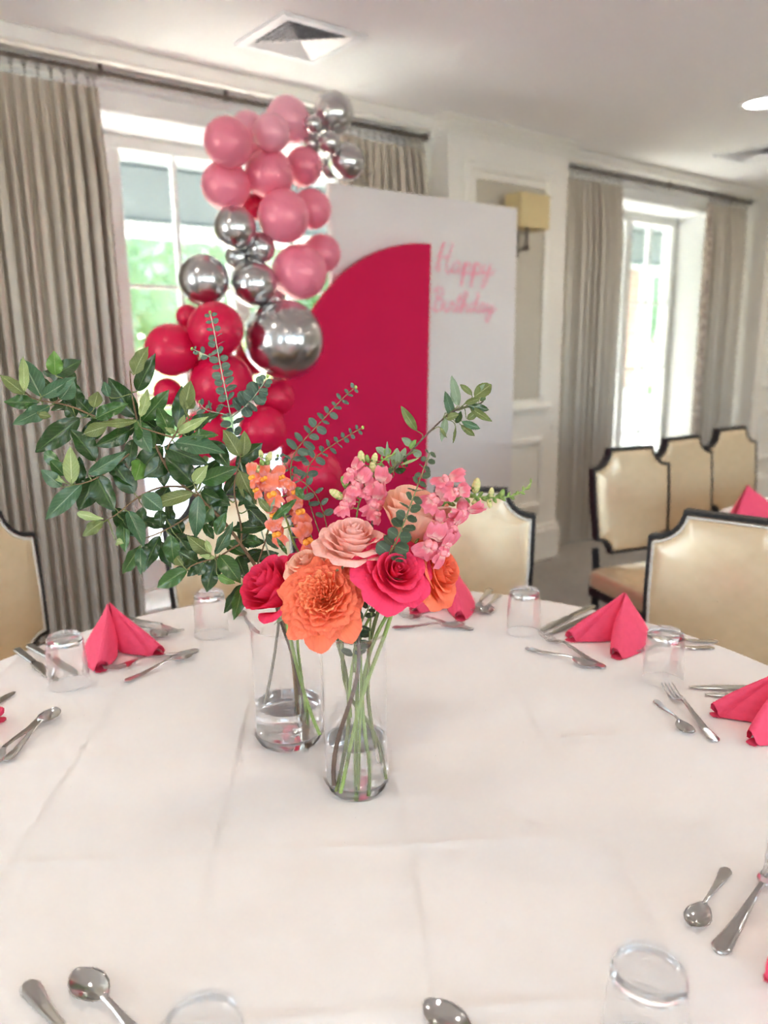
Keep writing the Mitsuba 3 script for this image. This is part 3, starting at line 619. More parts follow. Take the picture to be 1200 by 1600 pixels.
# napkins folded to a standing pyramid: two hollow wings meeting at a slit
def napkin_wing(s):
    """s = 1 or -1; local x away from the slit's front, y along the feet."""
    h = np.array([.105, s*.0018, .108])
    outer = spline([(.185, s*.010, .0), (.135, s*.052, .0), (.06, s*.072, .0), (.006, s*.071, .0)], 18)
    tip = np.array([(-.002-.005*math.sin(a), s*(.0715-.027*(1-math.cos(a))/2), .0005+.023*math.sin(a)**.8) for a in np.linspace(.25, PI-.15, 11)])
    inner = spline([(.004, s*.0440, .001), (.02, s*.030, .002), (.045, s*.012, .002), (.075, s*.003, .0)], 12)
    base = np.vstack([outer, tip, inner]); rows = []
    for t in np.linspace(0, 1, 15):
        q = base+(h-base)*t; bul = math.sin(PI*t)*.010*(1-t); c = np.array([.09, s*.03, 0]); d = q-c; d[:, 2] = 0
        q = q+d/(np.linalg.norm(d, axis=1, keepdims=True)+1e-9)*bul
        if t < .04: q = q+np.array([0, 0, .0])
        rows.append(q)
    g = grid(np.array(rows)); hem = grid(np.array([rows[0]*1.0, rows[0]+(rows[1]-rows[0])*.55])+np.array([0, s*.0006, .0004]))
    fl = np.array([(-.004, s*.0715, .0008), (-.009, s*.064, .0006), (-.009, s*.052, .0006), (.001, s*.0445, .0008)]); bk_ = fl*[1, .86, 1]+[.06, -s*.004, .004]
    fold = np.array([(.002-.003*math.sin(a), s*(.068-.020*(1-math.cos(a))/2), .003+.012*math.sin(a)) for a in np.linspace(.5, PI, 8)])
    l1, l2 = grid(np.array([fl, (fl+bk_)/2, bk_])), grid(np.array([fold, fold+(h-fold)*.3])); layer = (np.vstack([l1[0], l2[0]]), np.vstack([l1[1], l2[1]+len(l1[0])]), np.vstack([l1[2], l2[2]]))
    return g, hem, layer
_NW = [[tm(x) for x in napkin_wing(s)] for s in (1, -1)]
_ND = [shape(cat([a, c]), 'm_napkin', 50) for a, b, c in _NW]; _NH = [shape(b, 'm_napkin', 50) for a, b, c in _NW]
def napkin(fl, fr, label, sc=1.0, stand=TOP+.0006, keep=0):
    A, B = at_z(*fl, stand), at_z(*fr, stand)
    if keep == 1: B = A+nrm(B-A)*.126
    if keep == 2: A = B+nrm(A-B)*.126
    o = (A+B)/2; e = nrm(B-A); x = np.cross([0, 0, 1], e); x = -x if np.dot(x[:2], o[:2]-(np.array(stand_c))) < 0 else x
    w = np.linalg.norm(B-A)/.126; M = frame(o, x, [0, 0, 1]); M = M@np.diag([sc, w*sc, sc, 1])
    k = thing('napkin', label, 'napkin')
    for d in _ND: part(k, 'wing', d, M=M)
    for d in _NH: part(k, 'hem', d, M=M)
stand_c = (0, 0)
napkin((155, 1049), (251, 1023), 'hot pink folded napkin standing beside the left tumbler')
napkin((645, 958), (722, 969), 'hot pink folded napkin behind the hot pink rose')
napkin((889, 1000), (966, 1029), 'hot pink folded napkin between the two right-hand tumblers')
napkin((1116, 1116), (1178, 1163), 'hot pink folded napkin cut by the right edge of the photo')
napkin((-62, 1210), (2, 1124), 'hot pink napkin foot just showing at the left edge', keep=2)
napkin((1206, 1531), (1330, 1420), 'hot pink napkin corner just showing at the lower right edge', keep=1)
stand_c = (3.3, -.03)
napkin((1168, 800), (1206, 806), 'hot pink folded napkin on the far table behind the right-hand chair', 1.2, .7535)

# ------------------------------------------------------------------ vases and water
VA, VB = at_z(558, 1226, TZ), at_z(453, 1151, TZ)
V1R, V1H, V1W = .0490, .252, .066     # front vase: radius, height, water depth above the inner floor
V2R, V2H, V2W = .0585, .205, .052
def vase(R, Hh, at, label, base=.013):
    k = thing('vase', label, 'vase'); M = place(at[0], at[1], TOP)
    part(k, 'wall', moved(cat([lathe([(R-.0003-d, base+.003), (R-d, base+.006), (R-d, Hh-.002)], 96) for d in (0, .0024)]), M), 'm_thin_glass', 60)
    part(k, 'base', moved(lathe([(0, .0012), (R*.55, .0010), (R-.006, .0), (R-.002, .0010), (R, .004), (R, base), (R-.0012, base+.0015), (R-.006, base), (0, base)], 96), M), 'm_glass', 50)
    rim = trimesh.creation.torus(major_radius=R-.0006, minor_radius=.0016, major_sections=96, minor_sections=8); rim.apply_translation([0, 0, Hh-.001]); part(k, 'rim', moved(rim, M), 'm_glass', True)
def water_mesh(R, d, wall=.0030, base=.013, gap=.0004):
    r = R-wall-gap; z0 = base+gap+.0003
    return lathe([(0, z0+.0005), (r-.0072, z0), (r-.0022, z0+.002), (r, z0+.006), (r, z0+d), (r-.0012, z0+d-.0011), (r-.004, z0+d-.0016), (0, z0+d-.0016)], 96)
vase(V1R, V1H, VA, 'tall clear glass cylinder vase holding the rose bouquet, nearest the camera')
vase(V2R, V2H, VB, 'wider clear glass cylinder vase holding the leafy branch, behind the front one')
solo('water', moved(water_mesh(V1R, V1W), place(VA[0], VA[1], TOP)), 'm_water', 'clear water standing in the front vase', 'water', smooth=50)
solo('water', moved(water_mesh(V2R, V2W), place(VB[0], VB[1], TOP)), 'm_water', 'clear water standing in the back vase', 'water', smooth=50)

# ------------------------------------------------------------------ flowers and foliage
def leafmat(name, front, vein, back, rough=.38, backrough=.6):
    f, v = front, vein
    def fn(p, n, uv):
        x, y = uv.x, dr.abs(uv.y-.5)*2
        mid = 1-smoothstep(.03, .10, y)
        s = x*9-y*2.2; side = (1-smoothstep(.0, .16, dr.abs(s-dr.round(s))))*.2*smoothstep(.04, .2, y)*(1-smoothstep(.75, .98, y))
        base = mix([c*.78 for c in f], [min(1, c*1.28) for c in f], fbm(p.x*55, p.y*55, p.z*55))
        return mix(base, v, dr.maximum(mid*.8, side))
    scene[name] = {'type': 'twosided', 'a': {'type': 'principled', 'base_color': proc(fn), 'roughness': rough, 'specular': .45}, 'b': {'type': 'principled', 'base_color': rgb(*back), 'roughness': backrough}}
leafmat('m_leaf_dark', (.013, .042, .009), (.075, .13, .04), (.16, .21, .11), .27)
leafmat('m_leaf_mid', (.026, .082, .015), (.13, .20, .07), (.20, .26, .14), .28)
leafmat('m_leaf_blue', (.040, .100, .045), (.17, .25, .14), (.22, .28, .18), .32)
leafmat('m_leaf_olive', (.105, .135, .034), (.30, .33, .15), (.24, .27, .14), .5)
leafmat('m_leaf_pale', (.25, .32, .115), (.50, .54, .30), (.36, .40, .24), .55)
leafmat('m_leaf_bright', (.11, .23, .04), (.24, .36, .12), (.2, .28, .12), .4)
leafmat('m_leaf_silver', (.20, .27, .17), (.33, .40, .27), (.34, .40, .32), .55)
leafmat('m_eucalyptus', (.072, .120, .088), (.20, .27, .20), (.16, .22, .18), .6)
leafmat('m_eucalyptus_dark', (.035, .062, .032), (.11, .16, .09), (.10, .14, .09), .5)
mat('m_twig', base_color=proc(lambda p, n, uv: mix((.10, .055, .03), (.27, .17, .085), fbm(p.x*90, p.y*90, p.z*40))), roughness=.7)
mat('m_dark_stem', base_color=proc(lambda p, n, uv: mix((.06, .035, .03), (.13, .085, .06), fbm(p.x*90, p.y*90, p.z*40))), roughness=.6)
mat('m_green_stem', base_color=proc(lambda p, n, uv: mix((.17, .27, .06), (.30, .42, .12), fbm(p.x*70, p.y*70, p.z*25))), roughness=.45)
mat('m_olive_stem', base_color=proc(lambda p, n, uv: mix((.10, .13, .04), (.20, .24, .08), fbm(p.x*70, p.y*70, p.z*25))), roughness=.5)
mat('m_grey_stem', base_color=rgb(.20, .18, .15), roughness=.7)
mat('m_pale_stem', base_color=rgb(.42, .48, .36), roughness=.6)
fr = np.random.default_rng(11)

def leaf_mesh(B, tip, width, roll=0., bend=.12, fold=.25, wave=.06, shape_=(.75, .85), petiole=0.0, n=15, m=5, face=None):
    """A leaf from B to tip (3-D); its upper side turned to the camera unless roll turns it."""
    B, tip = np.asarray(B, float), np.asarray(tip, float); L = np.linalg.norm(tip-B); x = (tip-B)/L
    toward = nrm(EYE-(B+tip)/2) if face is None else nrm(face)
    z = nrm(toward-x*np.dot(toward, x)); y = np.cross(z, x); c, s = math.cos(roll), math.sin(roll); y, z = y*c+z*s, z*c-y*s
    t = np.linspace(0, 1, n); a, b = shape_; w = np.power(t, a)*np.power(1-t, b); w = w/w.max()*width/2
    w = np.maximum(w, .0005)
    if petiole: w = np.where(t < petiole, .0007, w)
    v = np.linspace(-1, 1, m); ph = fr.uniform(0, 6)
    P = B+x*(t*L)[:, None, None]+y*(w[:, None]*v)[..., None]
    h = -bend*L*(t-.5)[:, None]**2*1.6+.4*bend*L+fold*w[:, None]*np.abs(v)+wave*L*np.sin(t*13+ph)[:, None]*(np.abs(v)**2)*(w/width*2)[:, None]*np.sign(v+.3)
    h = h-h[:1, m//2:m//2+1]
    return grid(P+z*h[..., None])
def P3(pts): return [at_d(*p) for p in pts]
def stem(k, name, pts, r, m, sides=8, n=None): return part(k, name, tube(P3(pts) if len(pts[0]) == 3 and pts[0][0] > 20 else pts, r, sides, n), m)

# --- the big leafy branch in the back vase -------------------------------------------------
D0 = 1.24
bk = thing('leafy_branch', 'big branch of dark green pointed leaves leaning left out of the back vase', 'branch')
MAIN = [(470, 1140, 1.33), (459, 1040, 1.29), (440, 960, 1.26), (412, 905, 1.25), (376, 850, 1.24), (335, 800, 1.235), (290, 762, 1.23), (258, 726, 1.22), (214, 660, 1.21), (160, 654, 1.19), (124, 640, 1.18), (85, 629, 1.165), (56, 624, 1.155), (38, 612, 1.15)]
TW = [[(258, 726, 1.22), (262, 700, 1.21), (271, 684, 1.20)], [(335, 800, 1.235), (318, 782, 1.21), (306, 767, 1.20)], [(376, 850, 1.24), (355, 862, 1.22), (336, 872, 1.20), (318, 877, 1.19), (293, 889, 1.18)],
      [(306, 800, 1.24), (270, 822, 1.22), (248, 833, 1.21), (226, 841, 1.20)], [(290, 762, 1.23), (240, 765, 1.22), (205, 785, 1.20), (180, 805, 1.19), (168, 812, 1.185)], [(214, 700, 1.23), (170, 735, 1.20), (140, 752, 1.19), (118, 757, 1.18)],
      [(376, 850, 1.24), (372, 800, 1.225), (366, 760, 1.21), (374, 722, 1.20), (377, 706, 1.20)], [(412, 905, 1.25), (402, 930, 1.23), (380, 945, 1.21)], [(271, 684, 1.20), (220, 668, 1.195)], [(214, 655, 1.21), (207, 620, 1.20), (204, 595, 1.195), (203, 580, 1.19)], [(400, 890, 1.25), (413, 850, 1.22), (424, 815, 1.20)],
      [(85, 629, 1.165), (110, 600, 1.17), (95, 590, 1.17)], [(271, 684, 1.20), (280, 670, 1.19), (300, 650, 1.2)]]
stem(bk, 'stem', MAIN, [.0042, .0035, .0028, .0019, .0012], 'm_twig', 8, 60)
for t in TW: stem(bk, 'twig', t, [.0017, .0009], 'm_twig', 6)
_net = np.vstack([spline(P3(t), 24) for t in [MAIN[2:]]+TW])
c4 = lambda x, y: (x/5, 520+y/5)
c5 = lambda x, y: (200+x/5, 520+y/5)
c6 = lambda x, y: (180+x/4.615, 740+y/4.615)
cA = lambda x, y: (x/2.667, 460+y/2.667)
# crop, base x, y, tip x, y, width, tone: d(ark) m(id) b(luish) o(live) p(ale) g(reen)
LV = '''4 195 480 0 330 90 o;4 190 460 180 185 70 p;4 320 500 165 205 150 b;4 330 500 590 345 105 b;4 432 330 422 140 115 g;4 440 330 637 215 125 d;4 470 520 575 365 130 b;4 300 545 30 540 110 m;4 390 570 98 716 120 b;4 300 640 400 655 60 o;4 600 580 578 380 140 d;4 590 655 510 560 100 d;4 730 650 600 515 130 d;4 625 665 275 935 170 d;4 745 670 1005 553 115 m;4 1070 685 755 705 65 o;4 835 730 650 790 105 o;4 1020 755 740 885 130 d;4 1065 660 848 350 170 d;4 1095 655 1152 438 80 p;4 1050 325 1160 108 115 o;4 735 585 765 460 100 o;4 850 500 815 380 70 b;4 1075 740 1182 940 130 b;4 560 1180 548 888 112 p;4 690 1105 988 925 112 b;4 745 1000 548 755 150 d;4 850 1030 1055 1210 135 d;4 465 1000 340 940 110 m;4 505 1115 390 1000 100 m;4 480 1200 320 1068 105 b;4 510 1172 400 1078 42 p;4 800 790 620 832 65 d;4 1042 830 1010 1062 100 d;4 1100 1000 1055 1155 150 g;5 72 455 215 160 115 d;5 108 690 320 445 130 m;5 330 800 230 575 130 m;5 388 745 420 415 120 d;5 440 600 490 375 110 o;5 455 595 520 515 75 o;5 390 782 628 655 72 p;5 398 765 442 640 52 p;5 450 765 715 630 110 d;5 480 815 705 800 85 m;5 365 858 760 940 150 b;5 285 890 635 1030 130 d;5 640 840 792 1052 130 d;5 270 870 148 675 150 d;5 270 890 50 1155 185 d;5 262 985 282 1205 110 d;5 512 1182 288 958 170 d;5 515 1172 625 1035 95 p;5 570 1165 873 1045 130 m;5 600 1105 717 985 110 d;5 870 962 742 755 112 o;5 900 962 908 765 95 o;5 868 1000 1050 862 130 d;5 870 1078 1003 1340 130 o;5 372 782 285 738 42 p;5 612 1015 598 960 60 p;6 562 140 252 232 95 o;6 600 160 580 465 112 b;6 795 170 685 392 122 d;6 1100 380 828 405 92 d;6 720 580 848 348 82 b;6 690 582 518 448 102 o;6 690 572 655 478 42 p;6 720 602 605 590 38 p;6 750 590 905 790 125 m;6 730 612 660 855 132 d;6 640 640 598 735 85 d;6 522 690 303 822 112 m;6 590 640 455 560 102 d;6 400 440 430 660 112 m;6 322 450 203 712 112 d;6 180 520 53 722 105 m;6 180 535 185 728 75 b;6 90 270 207 530 115 b;6 60 340 72 568 95 m;6 200 240 200 445 95 d;6 200 150 342 265 122 b;6 330 260 332 385 85 d;6 800 500 935 585 105 m;6 880 600 952 775 95 d;6 912 800 785 1005 95 d;6 918 810 855 1055 95 m;6 912 802 992 738 45 p;6 740 735 865 792 65 g;6 1090 440 1175 545 85 b;6 940 470 1055 505 80 m;6 970 260 1092 382 105 d;6 880 110 1022 245 85 d;6 620 130 765 185 105 d;6 730 440 802 278 85 m;6 640 360 712 475 65 m;6 470 480 592 642 112 d;6 440 600 492 665 75 o;6 10 488 62 502 52 p;6 0 250 90 400 100 d;A 340 790 190 938 72 b;A 400 758 328 900 90 d;A 400 752 480 905 95 d;A 320 912 432 935 34 p;A 430 945 345 1008 50 o;A 560 830 470 700 80 d;A 640 640 560 520 70 m;A 700 690 600 760 80 d;A 850 800 960 880 85 d;A 940 830 1000 740 60 d;A 700 800 640 900 70 d;A 760 1000 690 940 75 d;A 880 880 820 960 70 m'''
_tone = {'d': ('m_leaf_dark', .014), 'm': ('m_leaf_mid', .0), 'b': ('m_leaf_blue', -.006), 'o': ('m_leaf_olive', -.010), 'p': ('m_leaf_pale', -.016), 'g': ('m_leaf_bright', -.004)}
_mains = np.array(MAIN+[p for t in TW for p in t])
for row in LV.split(';'):
    c, bx, by, tx, ty, w, tone = row.split(); s = {'4': 5, '5': 5, '6': 4.615, 'A': 2.667}[c]; cf = {'4': c4, '5': c5, '6': c6, 'A': cA}[c]
    (bu, bv), (tu, tv) = cf(float(bx), float(by)), cf(float(tx), float(ty))
    dd = _mains[np.argsort(np.hypot(_mains[:, 0]-bu, _mains[:, 1]-bv))[:3], 2].mean(); m, off = _tone[tone]; off += fr.uniform(-.012, .012)
    B = at_d(bu, bv, dd+off); Tp = at_d(tu, tv, dd+off+fr.uniform(-.022, .016)); wid = float(w)/s*dd/FPX*1.04
    j = np.argmin(np.linalg.norm(_net-B, axis=1)); gap = np.linalg.norm(_net[j]-B)
    key = part(bk, 'leaf', leaf_mesh(B, Tp, wid*1.03, roll=fr.uniform(-.5, .5), bend=fr.uniform(.0, .26), fold=fr.uniform(.1, .45), wave=fr.uniform(.02, .07), shape_=(.72, 1.0), n=21, m=7), m)
    if gap > .002: part(bk, 'petiole', tube([_net[j], (_net[j]*.4+B*.6)-np.array([0, 0, .08*gap]), B, B+(Tp-B)*.12], [.0011, .0009, .0007], 5, 6), 'm_olive_stem')
# leaves on the shaded far side of the branch
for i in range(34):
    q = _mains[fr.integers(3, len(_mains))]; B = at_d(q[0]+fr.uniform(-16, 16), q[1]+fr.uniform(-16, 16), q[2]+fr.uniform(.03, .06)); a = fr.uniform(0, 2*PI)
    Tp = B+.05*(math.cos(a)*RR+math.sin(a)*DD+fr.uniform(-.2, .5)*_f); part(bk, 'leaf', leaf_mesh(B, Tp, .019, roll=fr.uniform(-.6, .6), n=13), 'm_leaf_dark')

# --- eucalyptus -------------------------------------------------------------------------------
def eucalyptus(label, pts, spec, leafm='m_eucalyptus', stemm='m_pale_stem', r=(.0017, .0008), sub=(), tip=True):
    k = thing('eucalyptus_sprig', label, 'eucalyptus')
    def run(pts, spacing, size, start, narrow, r, tilt):
        p = spline(P3(pts), 80); part(k, 'stem', tube(p, r, 6, 0), stemm); ln = np.r_[0, np.cumsum(np.linalg.norm(np.diff(p, axis=0), axis=1))]; tot = ln[-1]; s = tot*start; i = 0
        while s < tot-.002:
            o = np.array([np.interp(s, ln, p[:, j]) for j in range(3)]); d = nrm(np.array([np.interp(min(s+.004, tot), ln, p[:, j]) for j in range(3)])-np.array([np.interp(max(s-.004, 0), ln, p[:, j]) for j in range(3)]))
            f = 1-.55*max(0, (s/tot-.6)/.4)
            side = nrm(np.cross(d, _f)); depth = np.cross(side, d)
            ang = (i % 2)*.8-.4+fr.uniform(-.3, .3); size_ = size*1.3
            for sg in (1, -1):
                out = nrm(sg*(side*math.cos(ang)+depth*math.sin(ang))+d*tilt+np.array([0, 0, fr.uniform(-.15, .15)])); L = size_*f*fr.uniform(.85, 1.15)
                up = nrm(d*.7+(EYE-o)/np.linalg.norm(EYE-o)*.9+fr.normal(size=3)*.3)
                part(k, 'leaf', leaf_mesh(o+out*.0015, o+out*L, L*max(narrow, .62), fr.uniform(-.4, .4), bend=fr.uniform(-.1, .12), fold=.12, wave=.02, shape_=(.42, .5), n=12, face=up), leafm)
            s += spacing*(.6+.5*f); i += 1
        if tip: part(k, 'tip_bud', ball(p[-1], [.0024, .0024, .0032], 1), 'm_leaf_bright_bud')
    run(pts, *spec, r, .25)
    for q, sp in sub: run(q, *sp, (.0011, .0006), .3)
    return k
mat('m_leaf_bright_bud', base_color=rgb(.30, .40, .10), roughness=.5)
eucalyptus('upright blue-green eucalyptus sprig standing against the hot pink balloons', [(470, 1120, 1.31), (452, 980, 1.28), (415, 850, 1.27), (380, 740, 1.25), (367, 684, 1.24), (357, 633, 1.235), (346, 580, 1.23), (337, 530, 1.225), (328, 488, 1.22)], (.0145, .0205, .66, .78, (.0017, .0008), .1)[:4] and (.0135, .0195, .70, .80),
           sub=[([(361, 652, 1.24), (382, 636, 1.22), (400, 616, 1.20), (418, 588, 1.19)], (.0075, .0165, .25, .85)), ([(361, 652, 1.24), (340, 645, 1.25), (322, 640, 1.26), (312, 628, 1.27)], (.012, .015, .35, .5)), ([(341, 565, 1.23), (322, 555, 1.25), (300, 545, 1.27)], (.011, .009, .4, .6))])
eucalyptus('thin eucalyptus sprig pointing up right against the magenta arch, upper one', [(500, 900, 1.21), (470, 800, 1.24), (459, 712, 1.24), (482, 680, 1.235), (510, 650, 1.23), (535, 623, 1.225), (556, 605, 1.22)], (.0155, .0175, .56, .50), stemm='m_olive_stem', r=(.0011, .0006))
eucalyptus('thin eucalyptus sprig pointing right against the magenta arch, lower one', [(510, 900, 1.21), (485, 790, 1.24), (488, 720, 1.24), (510, 702, 1.235), (540, 683, 1.23), (567, 668, 1.225)], (.0145, .0155, .58, .55), stemm='m_olive_stem', r=(.0011, .0006))
eucalyptus('drooping eucalyptus sprig behind the orange snapdragon', [(500, 900, 1.21), (505, 800, 1.22), (487, 765, 1.22), (463, 745, 1.24), (445, 725, 1.26), (434, 712, 1.27)], (.017, .0155, .42, .6), stemm='m_olive_stem', r=(.0011, .0006))
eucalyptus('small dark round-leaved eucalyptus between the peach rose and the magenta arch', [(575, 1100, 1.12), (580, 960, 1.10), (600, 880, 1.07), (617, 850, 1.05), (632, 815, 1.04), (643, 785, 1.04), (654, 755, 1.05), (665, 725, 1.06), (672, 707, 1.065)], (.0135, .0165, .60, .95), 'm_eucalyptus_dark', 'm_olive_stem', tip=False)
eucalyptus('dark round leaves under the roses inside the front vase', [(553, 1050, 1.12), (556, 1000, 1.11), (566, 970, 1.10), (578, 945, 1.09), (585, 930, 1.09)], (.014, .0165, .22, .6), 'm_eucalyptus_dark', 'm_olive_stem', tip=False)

# --- olive branch on the right -----------------------------------------------------------------
ob = thing('olive_branch', 'thin dark twig with narrow pale olive leaves rising right above the pink snapdragons', 'branch')
cO = lambda x, y: (560+x/5, 560+y/5)
OST = [(522, 1227, 1.13), (532, 1142, 1.11), (546, 1100, 1.10), (560, 1042, 1.10), (560, 985, 1.10), (570, 900, 1.12), (585, 800, 1.14)]+[(*cO(x, y), d) for x, y, d in ((210, 940, 1.15), (340, 800, 1.155), (490, 640, 1.16), (600, 530, 1.165), (740, 415, 1.17), (800, 388, 1.17), (850, 380, 1.175), (975, 335, 1.18))]
stem(ob, 'stem', OST, [.0034, .0030, .0022, .0016, .0008], 'm_dark_stem', 8, 70)
_on = spline(P3(OST), 160)
for row in '''455 565 333 372 72 o;785 365 728 135 70 s;770 365 728 235 50 s;742 482 678 258 72 b;890 285 793 203 48 o;905 302 1038 203 112 o;912 290 988 200 42 s;830 352 955 310 52 o;858 370 1020 402 62 d;870 382 1045 492 62 o;850 475 925 418 60 o;810 495 952 550 58 b;800 520 908 605 52 o;768 505 800 412 52 d;690 470 785 440 62 o;682 468 648 648 62 s;760 530 738 662 22 o;450 685 340 622 62 s;420 720 492 762 62 s;400 705 452 635 42 g;330 832 472 780 24 p;292 872 302 700 82 s;330 805 368 698 52 s;235 770 138 695 62 s;232 765 222 695 62 g;285 882 372 865 52 d;230 905 188 838 42 s;240 830 225 650 32 s;150 800 90 830 30 g;950 330 990 300 40 m;640 540 690 620 26 o;255 850 215 940 40 b;360 760 380 850 35 m'''.split(';'):
    bx, by, tx, ty, w, tone = row.split(); (bu, bv), (tu, tv) = cO(float(bx), float(by)), cO(float(tx), float(ty)); m = {'s': 'm_leaf_silver'}.get(tone) or _tone[tone][0]; dd = 1.165+fr.uniform(-.012, .012)
    B, Tp = at_d(bu, bv, dd), at_d(tu, tv, dd+fr.uniform(-.02, .02)); j = np.argmin(np.linalg.norm(_on-B, axis=1))
    part(ob, 'leaf', leaf_mesh(B, Tp, float(w)/5*dd/FPX, fr.uniform(-.35, .35), bend=fr.uniform(.05, .25), wave=.03, n=15), m)
    part(ob, 'petiole', tube([_on[max(0, j-3)], _on[j]*.5+B*.5, B, B+(Tp-B)*.1], [.0008, .0006], 5, 6), 'm_olive_stem')

# --- roses ---------------------------------------------------------------------------------------
def petalmat(name, base, edge, throat, diff=.28):
    def fn(p, n, uv):
        c = mix(throat, base, smoothstep(.05, .45, uv.x)); e = smoothstep(.55, 1.0, uv.x)
        v = noise(uv.y*46, uv.x*3, 1)
        return mix(c, edge, e*.9)*(.93+.14*v)
    thin(name, proc(fn), diff, .55)
petalmat('m_petal_pink', (.96, .63, .52), (.95, .58, .53), (.95, .66, .46))
petalmat('m_petal_orange_heart', (.94, .28, .11), (.94, .33, .17), (.92, .24, .08))
petalmat('m_petal_hot', (.80, .032, .092), (.84, .065, .15), (.70, .02, .07), .22)
petalmat('m_petal_orange', (.91, .215, .085), (.91, .21, .125), (.92, .30, .09))
petalmat('m_petal_peach', (.94, .50, .34), (.95, .60, .46), (.93, .55, .25))
petalmat('m_petal_snap', (.78, .18, .24), (.82, .26, .34), (.85, .55, .50))
petalmat('m_petal_snap_orange', (.82, .20, .11), (.83, .31, .27), (.80, .36, .36))
petalmat('m_petal_bud', (.80, .68, .38), (.85, .55, .38), (.50, .58, .18))
mat('m_palate', base_color=proc(lambda p, n, uv: mix((.88, .26, .03), (.93, .45, .05), fbm(p.x*300, p.y*300, p.z*300))), roughness=.55)
mat('m_palate_pink', base_color=rgb(.85, .30, .33), roughness=.6)
mat('m_calyx', base_color=rgb(.20, .30, .07), roughness=.5)

def petal(R0, R1, z0, z1, th, width, flare, curl, ruffle, tuck, point, q, n=13, m=13):
    """A rose petal: from its foot (radius R0, height z0) cupping up to radius R1, height z1, about the +z axis."""
    v = np.linspace(0, 1, n)[:, None]; u = np.linspace(-1, 1, m)[None]
    top = 1-.22*np.abs(u)**2.6+point*np.exp(-(u/.22)**2)*.06; vv = v*top
    hw = width/2*(.42+.58*np.sin(np.clip(vv, 0, 1)*PI*.58)); a = th+u*hw
    rho = R0+(R1-R0)*(1-(1-vv)**2.0)+tuck*u*R1*.5*vv
    z = z0+(z1-z0)*vv**1.15
    f = np.clip((vv-.55)/.45, 0, 1); rho = rho+flare*f**1.8+curl*.6*f**5; z = z-curl*f**4*1.1-flare*.25*f**3
    ph = q.uniform(0, 6, 3)
    rf = ruffle*(np.sin(u*5+ph[0])*.6+np.sin(u*9+ph[1])*.4)*vv**2; rho = rho+rf; z = z+ruffle*.7*np.sin(u*7+ph[2])*vv**3
    return grid(np.stack([rho*np.cos(a), rho*np.sin(a), z], -1))
def rose(label, centre, axis, R, m, layers, seed, name='rose', spin=0., stem_pts=None, stem_m='m_green_stem', stem_r=(.0028, .0030), calyx=True):
    """centre (3-D) is the bloom's middle; R its outer radius; layers: (count, R0, R1, z0, z1, width, flare, curl, ruffle, tuck, point) in units of R."""
    q = np.random.default_rng(seed); k = thing(name, label, 'flower'); ax = nrm(axis); M = frame(centre, np.cross(ax, [.3, .2, .9]), ax)
    M[:3, :3] = np.stack([nrm(np.cross([.13, .4, .9], ax)), np.cross(ax, nrm(np.cross([.13, .4, .9], ax))), ax], 1)
    th = spin
    for li, (c, R0, R1, z0, z1, w, fl, cu, ru, tu, pt) in enumerate(layers):
        for i in range(c):
            th += 2*PI/c*(1+q.uniform(-.12, .12)) if c > 1 else 2.4
            j = lambda s=.08: 1+q.uniform(-s, s)
            g = petal(R0*R, R1*R*j(), z0*R, z1*R*j(.06), th, w*j(), fl*R*j(.35), cu*R*j(.5), ru*R, tu*j(.4), pt, q)
            v = g[0]@M[:3, :3].T+M[:3, 3]; part(k, 'petal', (v, g[1], g[2]), m if isinstance(m, str) else m[0 if li < m[2] else 1])
        th += 2.4/ max(c, 1)
    base = M[:3, 3]-ax*R*.42
    if calyx:
        cb = lathe([(0, -.56), (.10, -.52), (.19, -.47), (.22, -.42), (.16, -.40), (0, -.40)], 16); cb.apply_scale(R); part(k, 'calyx', moved(cb, M), 'm_calyx')
        for i in range(5):
            a = i*2*PI/5; d = M[:3, :3]@np.array([math.cos(a), math.sin(a), -.25]); part(k, 'sepal', leaf_mesh(base+d*R*.1, base+d*R*.62, R*.16, face=-ax, n=9), 'm_leaf_mid')
    if stem_pts: part(k, 'stem', tube([base+ax*R*.03]+P3(stem_pts), stem_r[::-1], 8, 40), stem_m)
    return k
# count, R0, R1, z0, z1, width, flare, curl, ruffle, tuck, point
TEA = [(1, .0, .04, -.1, .50, 5.4, .0, .0, .0, .25, 0), (2, .02, .09, -.15, .52, 3.6, .0, .0, .006, .40, 0), (3, .03, .16, -.2, .52, 2.7, .02, .01, .010, .45, 0), (3, .04, .24, -.25, .51, 2.6, .03, .02, .012, .42, .3), (4, .05, .33, -.28, .48, 2.3, .06, .03, .014, .38, .4),
       (4, .05, .43, -.3, .42, 2.1, .10, .06, .016, .32, .6), (5, .05, .52, -.45, .35, 1.85, .12, .08, .018, .28, .9), (5, .06, .62, -.55, .23, 1.8, .17, .12, .022, .22, 1.1), (5, .06, .70, -.60, .05, 1.75, .24, .16, .028, .15, 1.3)]
HOT = [(1, .0, .05, -.1, .47, 5.4, .0, .0, .0, .25, 0), (2, .02, .11, -.15, .49, 3.6, .0, .0, .006, .42, 0), (3, .03, .20, -.2, .48, 2.8, .02, .01, .010, .46, 0), (3, .04, .31, -.25, .45, 2.7, .05, .03, .012, .42, .4),
       (3, .05, .44, -.3, .38, 2.5, .10, .06, .016, .36, .7), (4, .05, .58, -.34, .27, 2.2, .16, .10, .02, .30, 1.0), (5, .06, .74, -.4, .10, 1.85, .24, .15, .03, .2, 1.4)]
